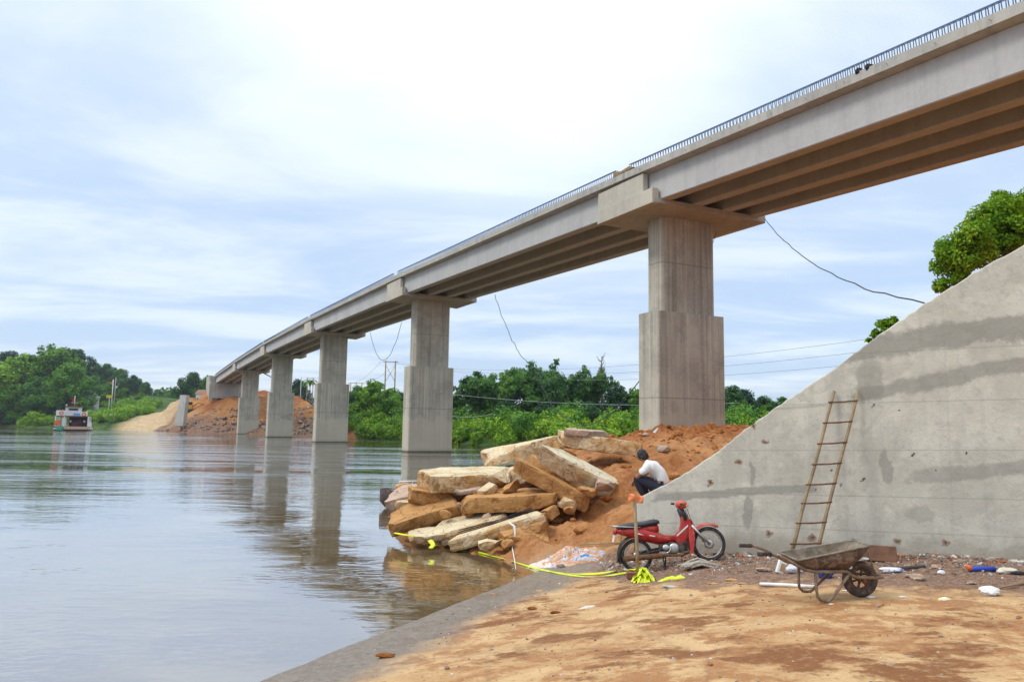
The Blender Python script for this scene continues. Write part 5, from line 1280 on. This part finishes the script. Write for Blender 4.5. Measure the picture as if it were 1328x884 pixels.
YT = 17.0; tb_ = at(1148, 440, YT); tb_.z = gz(tb_.x, tb_.y)
bl = [(1143, 420, 7), (1152, 418, 8), (1160, 415, 6), (1147, 430, 9), (1135, 432, 6), (1158, 424, 6), (1128, 441, 4), (1140, 440, 7)]
near_tree('sapling', tb_, [(tuple(at(u, v_, YT) - tb_), r_ / FPX * YT) for u, v_, r_ in bl], 420, .085, 41, 'small leafy sapling peeping over the middle of the sloping wall top', (tuple(at(1148, 432, YT) - tb_), (0, 0, 0), .02))

# dead tree
dt = at(780, 540, 122); dt.z = fz(dt.x, dt.y); ztop = at(780, 461, 122).z - dt.z
dead = thing('dead_tree', dt, 'bare dead tree with thin twigs standing above the bamboo grove', 'tree')
mb = MB(); mb.tube([(0, 0, -.5), (.1, 0, ztop * .5), (0, 0, ztop * .85), (.05, 0, ztop)], [.28, .2, .1, .04], 7); rnd = random.Random(3)
for i in range(26):
    z = ztop * rnd.uniform(.58, .98); a = rnd.uniform(0, 6.28); L_ = rnd.uniform(.6, 1.7) * (1.2 - z / ztop * .6)
    mb.tube([(0, 0, z), (math.cos(a) * L_ * .5, math.sin(a) * L_ * .5, z + L_ * .35), (math.cos(a) * L_ * .8, math.sin(a) * L_ * .8, z + L_)], [.05, .035, .015], 5)
mb.build('trunk', M['bark'], dead)
V, F = leaf_cloud([((0, 0, ztop * t), .7) for t in (.5, .57, .64, .7)], 700, .3, 8); fast_mesh('vines', V, F, M['leaf_dark'], dead)
# palm
pc = at(402, 494, 275); pz = max(fz(pc.x, pc.y), 0); palm = thing('palm_tree', (pc.x, pc.y, pz), 'small palm beside the poles seen between the far piers', 'tree')
hp = pc.z - pz; mb = MB(); mb.tube([(0, 0, 0), (.3, 0, hp * .5), (0, 0, hp)], [.22, .18, .14], 7); mb.build('trunk', M['bark'], palm)
mb = MB()
for i in range(14):
    a = 2 * PI * i / 14; e = Vector((math.cos(a), math.sin(a), 0)); sd_ = Vector((-e.y, e.x, 0)); up = .9 if i % 2 else .2
    pts_ = [Vector((0, 0, hp)) + e * 3.2 * t + Vector((0, 0, up * 2.4 * t - 2.6 * t * t)) for t in np.linspace(0, 1, 7)]
    for j in range(6):
        w0, w1 = .55 * math.sin(PI * (j / 6 * .9 + .08)), .55 * math.sin(PI * ((j + 1) / 6 * .9 + .08))
        mb.add([pts_[j] - sd_ * w0 - Vector((0, 0, .2)), pts_[j], pts_[j] + sd_ * w0 - Vector((0, 0, .2)), pts_[j + 1] - sd_ * w1 - Vector((0, 0, .2)), pts_[j + 1], pts_[j + 1] + sd_ * w1 - Vector((0, 0, .2))], [(0, 1, 4, 3), (1, 2, 5, 4)])
mb.build('fronds', M['leaf_mid'], palm)

# ================================================================== FAR BANK THINGS
# ferry
fp = onz(92, 558.3, 0); S_ = 192 / FPX
white, teal, oran, blu, dk, deckm = M['white'], plain('teal_paint', (.03, .36, .24), .5), plain('orange_paint', (.75, .16, .05), .5), plain('sky_blue_paint', (.10, .35, .75), .5), plain('dark_interior', (.03, .02, .03), .8), plain('deck_planks', (.55, .40, .28), .8)
ferry = thing('ferry_boat', fp, 'small white river ferry with a wheelhouse and red flag moored under the left bank trees', 'ferry', R(26))
def fx_(u): return (u - 92) * S_
def fzz(v_): return (558.3 - v_) * S_
def fbox(name, u0, u1, v0, v1, y0, y1, mat, parent=None, bev=.03):
    mb = MB(); mb.box(((fx_(u0) + fx_(u1)) / 2, (y0 + y1) / 2, (fzz(v0) + fzz(v1)) / 2), (fx_(u1) - fx_(u0), y1 - y0, fzz(v0) - fzz(v1))); return mb.build(name, mat, parent or ferry, bevel=bev)
mb = MB(); mb.loft([[(fx_(75), y, -.3), (fx_(111), y, -.3), (fx_(112.5), y, 1.0), (fx_(73.5), y, 1.0)] for y in (-1.5, 11)], smooth=False); mb.build('hull', M['rust'], ferry)
fbox('rub_strake', 74, 112.5, 556.4, 555, -1.6, 11.1, white); fbox('bow_box', 77.5, 84.5, 557.5, 553, -2.6, -1.5, teal); fbox('ramp', 85, 112, 556.5, 553.2, -2.4, -1.6, deckm)
fbox('upper_deck', 75.3, 109.2, 541.6, 540.2, -.6, 10.5, M['rust']); fbox('bulwark', 75.2, 84.5, 540.4, 534, -.7, -.5, white); fbox('bulwark', 100.8, 108.6, 540.4, 535.5, -.7, -.5, white)
for u, v_ in ((80.8, 537), (104.6, 538.3)):
    mb = MB(); mb.torus((fx_(u), -.76, fzz(v_)), (0, 1, 0), .36, .11, 20, 8); mb.build('lifebuoy', oran, ferry)
wh = fbox('wheelhouse', 84.4, 100.4, 540.4, 529.5, .0, 5, white); fbox('window', 88, 97.8, 533.8, 531.4, -.04, .02, dk, wh); fbox('banner', 93.4, 101, 539.6, 537, -.72, -.66, blu)
fbox('roof', 83.6, 101.6, 529.5, 528.2, -.6, 5.6, M['rust']);  fbox('roof_rail', 84.5, 86, 528.2, 526.6, -.3, .0, white)
mb = MB(); mb.tube([(fx_(93.4), .4, fzz(528.4)), (fx_(93.4), .4, fzz(516))], .07, 6); mb.tube([(fx_(91), .4, fzz(524.6)), (fx_(97), .4, fzz(524.2))], .05, 6); mast = mb.build('mast', white, ferry)
mb = MB(); mb.prism([(fx_(93.2), .4, fzz(517)), (fx_(93.2), .4, fzz(523.4)), (fx_(90.2), .5, fzz(524)), (fx_(91.0), .3, fzz(520.5))], (0, .04, 0)); mb.build('flag', plain('red_flag', (.70, .05, .02), .7), mast)
for u, y in ((75.2, -.5), (84.2, -.5), (109.6, -.5), (75.2, 5), (109.6, 5), (75.2, 10), (109.6, 10)): fbox('post', u - .7, u + .7, 554, 541, y - .12, y + .12, white)
fbox('side_panel', 74, 80.6, 552.2, 546, -.62, -.5, oran); fbox('side_panel', 81.5, 86.5, 552.6, 542.4, -.2, .6, white); fbox('side_panel', 110, 112.6, 555, 548, -.6, 4, white); fbox('lower_wall', 87, 108, 554.2, 541.6, 6.2, 6.4, dk)
# two passengers standing on the ferry deck
st_v = [(0, 0, .92), (0, 0, 1.15), (0, 0, 1.4), (0, 0, 1.5), (0, 0, 1.63)]; st_e = [(0, 1), (1, 2), (2, 3), (3, 4)]; st_r = [.13, .125, .13, .055, .10]
for s in (-1, 1):
    k = len(st_v); st_v += [(s * .1, 0, .85), (s * .11, -.02, .46), (s * .11, 0, .08), (s * .11, -.14, .04)]; st_r += [.085, .065, .045, .04]; st_e += [(0, k), (k, k + 1), (k + 1, k + 2), (k + 2, k + 3)]
    k = len(st_v); st_v += [(s * .2, 0, 1.38), (s * .26, .02, 1.1), (s * .24, -.12, .9), (s * .235, -.15, .82)]; st_r += [.055, .042, .032, .03]; st_e += [(2, k), (k, k + 1), (k + 1, k + 2), (k + 2, k + 3)]
V, F = skin_bake(st_v, st_e, st_r)
for i, (u, colr, lab) in enumerate(((90.6, (.75, .70, .68), 'person in a pale top standing on the ferry deck near its left post'), (105.2, (.70, .5, .5), 'person in a pinkish top standing on the ferry deck near its right post'))):
    pl = ferry.rotation_euler.z; loc = fp + Matrix.Rotation(pl, 3, 'Z') @ Vector((fx_(u), .6, 1.0))
    pr_ = thing('person', loc, lab, 'person', pl); mb = MB(); mb.add(V, F, 0, True); mb.build('body', skinm, pr_)
    V2, F2 = skin_bake([(0, 0, .90), (0, 0, 1.15), (0, 0, 1.42), (.2, 0, 1.39), (.25, .02, 1.2), (-.2, 0, 1.39), (-.25, .02, 1.2)], [(0, 1), (1, 2), (2, 3), (3, 4), (2, 5), (5, 6)], [.15, .145, .145, .075, .065, .075, .065])
    mb = MB(); mb.add(V2, F2, 0, True); mb.build('shirt', plain('passenger_shirt', colr, .8), pr_)
    V2, F2 = skin_bake([(0, 0, .90), (.1, 0, .84), (.11, -.02, .46), (.11, 0, .12), (-.1, 0, .84), (-.11, -.02, .46), (-.11, 0, .12)], [(0, 1), (1, 2), (2, 3), (0, 4), (4, 5), (5, 6)], [.145, .1, .08, .06, .1, .08, .06])
    mb = MB(); mb.add(V2, F2, 0, True); mb.build('trousers', trom, pr_); mb = MB(); mb.blob((0, .02, 1.70), (.11, .11, .10), 2, .1, 2); mb.build('hair', hairm, pr_)
fbx = fp + Matrix.Rotation(R(26), 3, 'Z') @ Vector((fx_(97), 1.5, 1.0)); mb = MB(); mb.box((0, 0, .55), (1.3, 2.0, 1.1)); mb.box((0, .3, 1.25), (1.2, 1.3, .35), top=.8)
tag(mb.build('cargo', plain('maroon_cargo', (.14, .02, .04), .6), loc=fbx, bevel=.08), 'dark red load standing in the middle of the ferry deck', 'cargo')

def far_obj(u, v_, Y): return at(u, v_, Y)
def gabled(name, u0, u1, veave, vtop, Y, label, wallc, roofc, rz=0, depth=6):
    c = at((u0 + u1) / 2, veave, Y); zb = fz(c.x, c.y) - .3; wdt = (u1 - u0) / FPX * Y; he = c.z - zb; hr = at(u0, vtop, Y).z - c.z
    t = thing(name, (c.x, c.y, zb), label, 'building', rz)
    mb = MB(); mb.box((0, 0, he / 2), (wdt, depth, he)); wl = mb.build('wall', wallc, t)
    mb = MB(); o_ = .35; mb.prism([(-wdt / 2 - o_, -depth / 2 - o_, he), (-wdt / 2 - o_, depth / 2 + o_, he), (-wdt / 2 - o_, 0, he + hr)], (wdt + 2 * o_, 0, 0)); mb.build('roof', roofc, t)
    for s in (-.25, .25): mb = MB(); mb.box((s * wdt, -depth / 2 - .02, he * .55), (wdt * .16, .06, he * .35)); mb.build('window', dk, wl)
    return t
roofw = plain('pale_metal_roof', (.72, .73, .76), .45, 0, .06, 2); wallg = plain('pale_wall', (.55, .55, .58), .8, 0, .1, 2)
gabled('shed', 103, 120, 515, 505, 262, 'shed with a pale metal roof among the trees right of the ferry', wallg, roofw, R(-35), 7)
gabled('house', 258, 268, 511, 505, 255, 'small pale house behind the yellow excavator', plain('cream_wall', (.62, .58, .50), .8), plain('brown_roof', (.25, .12, .08), .8), R(5), 6)
gabled('house', 199, 209, 512, 507, 400, 'tiny distant house at the foot of the hill beyond the track', wallg, plain('grey_roof', (.35, .36, .38), .7), R(10), 8)
# low shelter with blue sheet at the shore
c = at(141, 544, 232); zb = fz(c.x, c.y); k = 232 / FPX; sh_ = thing('shelter', (c.x, c.y, zb), 'low pale roofed shelter half hidden by bushes left of the sandy track', 'shelter')
hz = at(141, 538.5, 232).z - zb
mb = MB(); mb.loft([[(x, y, hz + (.45 - (y / 2.2) ** 2 * .3) - (abs(x) / (11 * k)) ** 4 * .3 + dz) for x in np.linspace(-11.5 * k, 11.5 * k, 9)] + [(x, y, hz + .3 - (y / 2.2) ** 2 * .3 - (abs(x) / (11 * k)) ** 4 * .3 + dz) for x in np.linspace(11.5 * k, -11.5 * k, 9)] for y, dz in ((-2.2, 0), (-1, 0), (0, 0), (1, 0), (2.2, 0))]); mb.build('roof', plain('grey_canvas', (.60, .62, .58), .7), sh_)
for x in (-10 * k, 0, 10 * k):
    for y in (-1.9, 1.9): mb = MB(); mb.tube([(x, y, -.6), (x, y, hz + .2)], .06, 6); mb.build('post', M['wood'], sh_)
mb = MB(); mb.prism([(8 * k, -2, .0), (12.5 * k, -2, -.2), (12 * k, -2, hz), (9 * k, -2, hz)], (0, .08, 0)); mb.build('blue_sheet', plain('blue_sheet', (.20, .42, .75), .6), sh_)
# flagpole, sign, tarpaulin, concrete post
def pole_at(name, u, v0, v1, Y, r_, mat, label, cat):
    a, b_ = at(u, v0, Y), at(u, v1, Y); zb = min(fz(a.x, a.y), b_.z); t = thing(name, (a.x, a.y, zb), label, cat); mb = MB(); mb.tube([(0, 0, -.5), (0, 0, a.z - zb)], r_, 7); mb.build('pole', mat, t); return t, a - Vector((a.x, a.y, zb)) + Vector((0, 0, 0)), (a.z - zb)
t, _, hz = pole_at('flagpole', 147, 492, 520, 268, .13, M['white'], 'white flagpole with a small orange red flag among the green trees', 'flagpole')
mb = MB(); mb.prism([(0, 0, hz - .2), (-.6, .1, hz - .9), (-.9, 0, hz - 1.6), (0, 0, hz - 1.5)], (0, .05, 0)); mb.build('flag', plain('red_flag2', (.75, .12, .04), .7), t)
pole_at('pole', 150.5, 489, 522, 268, .11, M['slab_edge'], 'plain pale pole beside the flagpole', 'pole')
t, _, hz = pole_at('sign', 142, 514, 522, 262, .08, M['white'], 'yellow sign board among the bushes under the flagpole', 'sign'); mb = MB(); mb.box((0, -.1, hz), (2.0, .08, 1.0)); mb.build('board', plain('yellow_board', (.75, .55, .03), .6), t)
c = at(191, 523.5, 262); c.z = fz(c.x, c.y); mb = MB(); mb.blob((0, 0, .6), (2.2, 1.2, 1.1), 5, .35, 3); tag(mb.build('tarpaulin', plain('blue_tarpaulin', (.08, .22, .62), .6), loc=c), 'blue tarpaulin over a pile at the top of the sandy track', 'tarpaulin')
a, b_ = at(233, 512, 187), at(240.5, 545, 187); zb = 1.5; mb = MB(); mb.prism([(a.x, a.y - 2, zb), (b_.x + .3, a.y - 2, zb), (b_.x - .1, a.y, a.z), (a.x + .1, a.y, a.z)], (.1, 1.6, 0)); o = mb.build('concrete_post', M['slab_edge'], bevel=.05)
tag(o, 'pale concrete retaining post standing at the left end of the cut earth bank', 'post')
# excavator on the fill
c = at(245, 517, 203); c.z = fz(c.x, c.y); ex = thing('excavator', c, 'yellow excavator parked on top of the earth fill by the far abutment', 'excavator', R(15)); yl = plain('excavator_yellow', (.62, .32, .02), .5, 0, .15, 2)
for s in (-1, 1): mb = MB(); mb.loft([[(x, s * 1.0 + dy, z) for x, z in ((-1.5, .1), (1.5, .1), (1.8, .45), (1.5, .8), (-1.5, .8), (-1.8, .45))] for dy in (-.28, .28)], smooth=False); mb.build('track', M['black'], ex, bevel=.05)
mb = MB(); mb.box((-.3, 0, 1.35), (2.9, 2.3, .9)); mb.build('body', yl, ex, bevel=.1); mb = MB(); mb.box((.55, -.6, 2.15), (1.2, 1.0, 1.3), top=.85); cb = mb.build('cab', yl, ex, bevel=.08); mb = MB(); mb.box((.6, -1.13, 2.3), (.9, .04, .7)); mb.build('window', dk, cb)
mb = MB(); mb.tube([(.9, .3, 1.5), (2.4, .3, 2.7), (3.6, .3, 2.0)], [.25, .28, .18], 6); mb.build('boom', yl, ex); mb = MB(); mb.tube([(3.6, .3, 2.1), (3.2, .3, .9)], [.18, .13], 6); mb.build('arm', yl, ex); mb = MB(); mb.box((3.05, .3, .55), (.7, .9, .7), rotm(0, R(25), 0), top=.7); mb.build('bucket', M['rust'], ex)
# timber frames carrying the power line
def hframe(us, v0, vbar, vb, Y, label, xb=False):
    a = at(us[0], vb, Y); zb = fz(a.x, a.y) - .5; t = thing('power_pole', (a.x, a.y, zb), label, 'power pole'); xs = [at(u, vb, Y).x - a.x for u in us]; hz = at(us[0], v0, Y).z - zb; hb = at(us[0], vbar, Y).z - zb
    for x in xs: mb = MB(); mb.tube([(x, 0, 0), (x, 0, hz)], [.19, .13], 7); mb.build('pole', M['wood'], t)
    mb = MB(); e = (xs[-1] - xs[0]) * .25; mb.tube([(xs[0] - e, 0, hb), (xs[-1] + e, 0, hb)], .09, 6); mb.build('crossarm', M['wood'], t)
    if xb:
        for p_, q_ in ((xs[0], xs[-1]), (xs[-1], xs[0])): mb = MB(); mb.tube([(p_, .1, hb - .8), (q_, .1, hb - 4.5)], .05, 5); mb.build('brace', M['wood'], t)
    return t
hframe((498.5, 511.2), 467.5, 468.8, 522, 172, 'tall two legged wooden power pole frame with cross bracing beside the second pier', True)
hframe((454, 461, 468.5), 495.5, 496.6, 522, 235, 'three legged wooden power pole frame right of the third pier')
hframe((398, 405.5), 489.5, 490.5, 508, 270, 'wooden power pole frame seen between the third and fourth far piers')
pole_at('power_pole', 390.8, 489, 511, 262, .13, M['slab_edge'], 'single pale concrete pole left of the frame between the far piers', 'power pole')
# wires
def wire(name, p0, p1, sag, r_, label, cat='wire', mat=None, n_=24, wob=0, group=None):
    p0, p1 = Vector(p0), Vector(p1); rg = random.Random(int(p0.x * 100)); pts_ = []
    for i in range(n_ + 1):
        t = i / n_; q = p0.lerp(p1, t); q.z -= sag * 4 * t * (1 - t)
        if wob and 0 < i < n_: q += Vector((rg.uniform(-wob, wob), rg.uniform(-wob, wob), rg.uniform(-wob, wob)))
        pts_.append(q - p0)
    mb = MB(); mb.tube(pts_, r_, 5); return tag(mb.build(name, mat or M['cable'], loc=p0), label, cat, group)
GW = 'power lines crossing behind the bridge'
wm = plain('grey_wire', (.30, .31, .34), .6)
for u, v1, sg, lab in ((494, 398, 3.4, 'uppermost thin power line running right from the braced pole frame'), (505, 418, 3.6, 'middle thin power line running right from the braced pole frame'), (516, 438, 3.8, 'lowest thin power line running right from the braced pole frame')):
    wire('power_line', at(u, 468.6, 172), at(1400, v1, 62), sg, .022, lab, mat=wm, group=GW)
for u, uu, lab in ((454, 494, 'thin power line between the two right hand pole frames, front'), (468.5, 516, 'thin power line between the two right hand pole frames, rear')): wire('power_line', at(u, 496.8, 235), at(uu, 468.6, 172), 1.2, .03, lab, mat=wm, group=GW)
for u0, v0, u1, v1, lab in ((560, 508, 960, 522, 'pale power line crossing in front of the bamboo grove'), (585, 539, 640, 536, 'short pale wire low in front of the trees right of the second pier')): wire('power_line', at(u0, v0, 108), at(u1, v1, 100), .9 if u1 > 700 else .3, .022, lab, mat=plain('pale_wire', (.55, .6, .6), .5), group=GW)
def deckpt(u, v_, o_):
    r = ray(u, v_); e = Vector((0, 0, EYE)); k = ((BO + BT * o_ - Vector((0, 0, BO.z))) - e).dot(BT) / r.dot(BT); return e + r * k
p0 = deckpt(992, 284, 3.45)
wire('cable', p0, at(1203, 394, 16.2), .75, .018, 'long black cable sagging from the near pier cap down behind the wing wall', 'cable', wob=.035)
p0 = deckpt(642, 382, 3.3); pm = at(690, 473, p0.y - 6); p1 = bp(0, -1.2, at(832, 462, 41).z) + BD * .9
wire('cable', p0, pm, 1.1, .025, 'wavy black cable hanging from the deck edge between the two nearest piers', 'cable', wob=.06); wire('cable', pm, p1, 4.3, .03, 'lower loop of the hanging cable running in front of the grove to the near pier', 'cable', wob=.05)
wire('cable', deckpt(480, 431, 3.3), deckpt(521, 418, 3.3), 4.2, .03, 'looped black cable hanging under the deck between the second and third piers', 'cable', wob=.05)
tg = MB(); q = deckpt(584, 396, 3.4); rnd = random.Random(8)
tg.tube([(0, 0, 0), (-.5, 0, -1.0), (-1.1, 0, -1.6), (-.9, .1, -2.6), (-.6, 0, -3.2)], .025, 5); tg.tube([(-2.2, 0, .3), (-1.7, 0, -.9), (-1.1, 0, -1.6)], .02, 5)
for i in range(6): tg.tube([(-1.1, 0, -1.6), (-1.0 + rnd.uniform(-.5, .5), 0, -2.2), (-.9 + rnd.uniform(-.6, .6), 0, -3.4 - rnd.random())], .014, 5)
tag(tg.build('cable_tangle', M['cable'], loc=q), 'tangle of thin black cables hanging from the second pier cap', 'cable')
q = deckpt(932, 300, 3.0); mb = MB(); mb.tube([(0, 0, .8), (-.1, 0, .0), (-.35, 0, -.7)], .015, 5); tag(mb.build('cable', M['cable'], loc=q), 'short string hanging beside the near pier shaft under its cap', 'cable')
q = deckpt(345, 487, 3.2); mb = MB(); mb.tube([(-1, 0, .8), (1, 0, -.2), (3.2, 0, -1.8)], .12, 6); tag(mb.build('pipe', M['rust'], loc=q), 'dark pipe hanging slanted under the deck between the two farthest piers', 'pipe')
# dark bags tied on the bars, formwork piece at the joint
for u, v_, lab in ((1114.5, 94, 'left one of two black bags hung on the starter bars of the bridge'), (1127.5, 88.5, 'right one of two black bags hung on the starter bars of the bridge')):
    q = deckpt(u, v_, -3.7); mb = MB(); mb.blob((0, 0, 0), (.16, .10, .11), int(u), .35, 2); mb.v = [tuple(Vector(p_) + Vector((0, 0, .05)) * (1 if p_[2] > 0 else 0)) for p_ in mb.v]; tag(mb.build('bag', M['dark'], loc=q), lab, 'bag', 'black bags on the bridge')
mb = MB(); mb.prism([bp(-.9, -3.80, GB[1] + 1.94), bp(.95, -3.80, GB[1] + 1.93), bp(.9, -3.80, GB[1] + 2.18), bp(.2, -3.80, GB[1] + 2.06), bp(-.5, -3.80, GB[1] + 2.12)], BT * .5)
tag(mb.build('formwork_board', M['wood']), 'leftover formwork board at the deck joint above the near pier', 'board')
# stones strewn at the foot of the far embankment
pts = []; rnd = random.Random(15)
while len(pts) < 420:
    x, y = rnd.uniform(-92, -38), rnd.uniform(145, 196); d_ = sdist(np.array([x]), np.array([y]), FAR_SHORE)[0]
    if d_ < .1 or d_ > 11: continue
    pts.append((x, y, fz(x, y) + .1, rnd.choice((.2, .25, .35, .5))))
scatter('rubble', M['gravel'], pts, 1, .6)

# ================================================================== AIR
hm = bpy.data.materials.new('haze'); hm.use_nodes = True; n = NT(hm.node_tree)
n.n.remove(n.n['Principled BSDF']); pv = n.new('ShaderNodeVolumePrincipled'); pv.inputs['Color'].default_value = (.80, .87, .97, 1); pv.inputs['Density'].default_value = .0002; pv.inputs['Anisotropy'].default_value = .2
n.l.new(pv.outputs[0], n.n['Material Output'].inputs['Volume'])
mb = MB(); mb.box((-200, 2300, 27), (6200, 5000, 70)); tag(mb.build('haze', hm), kind='stuff')
SC.cycles.volume_bounces = 0
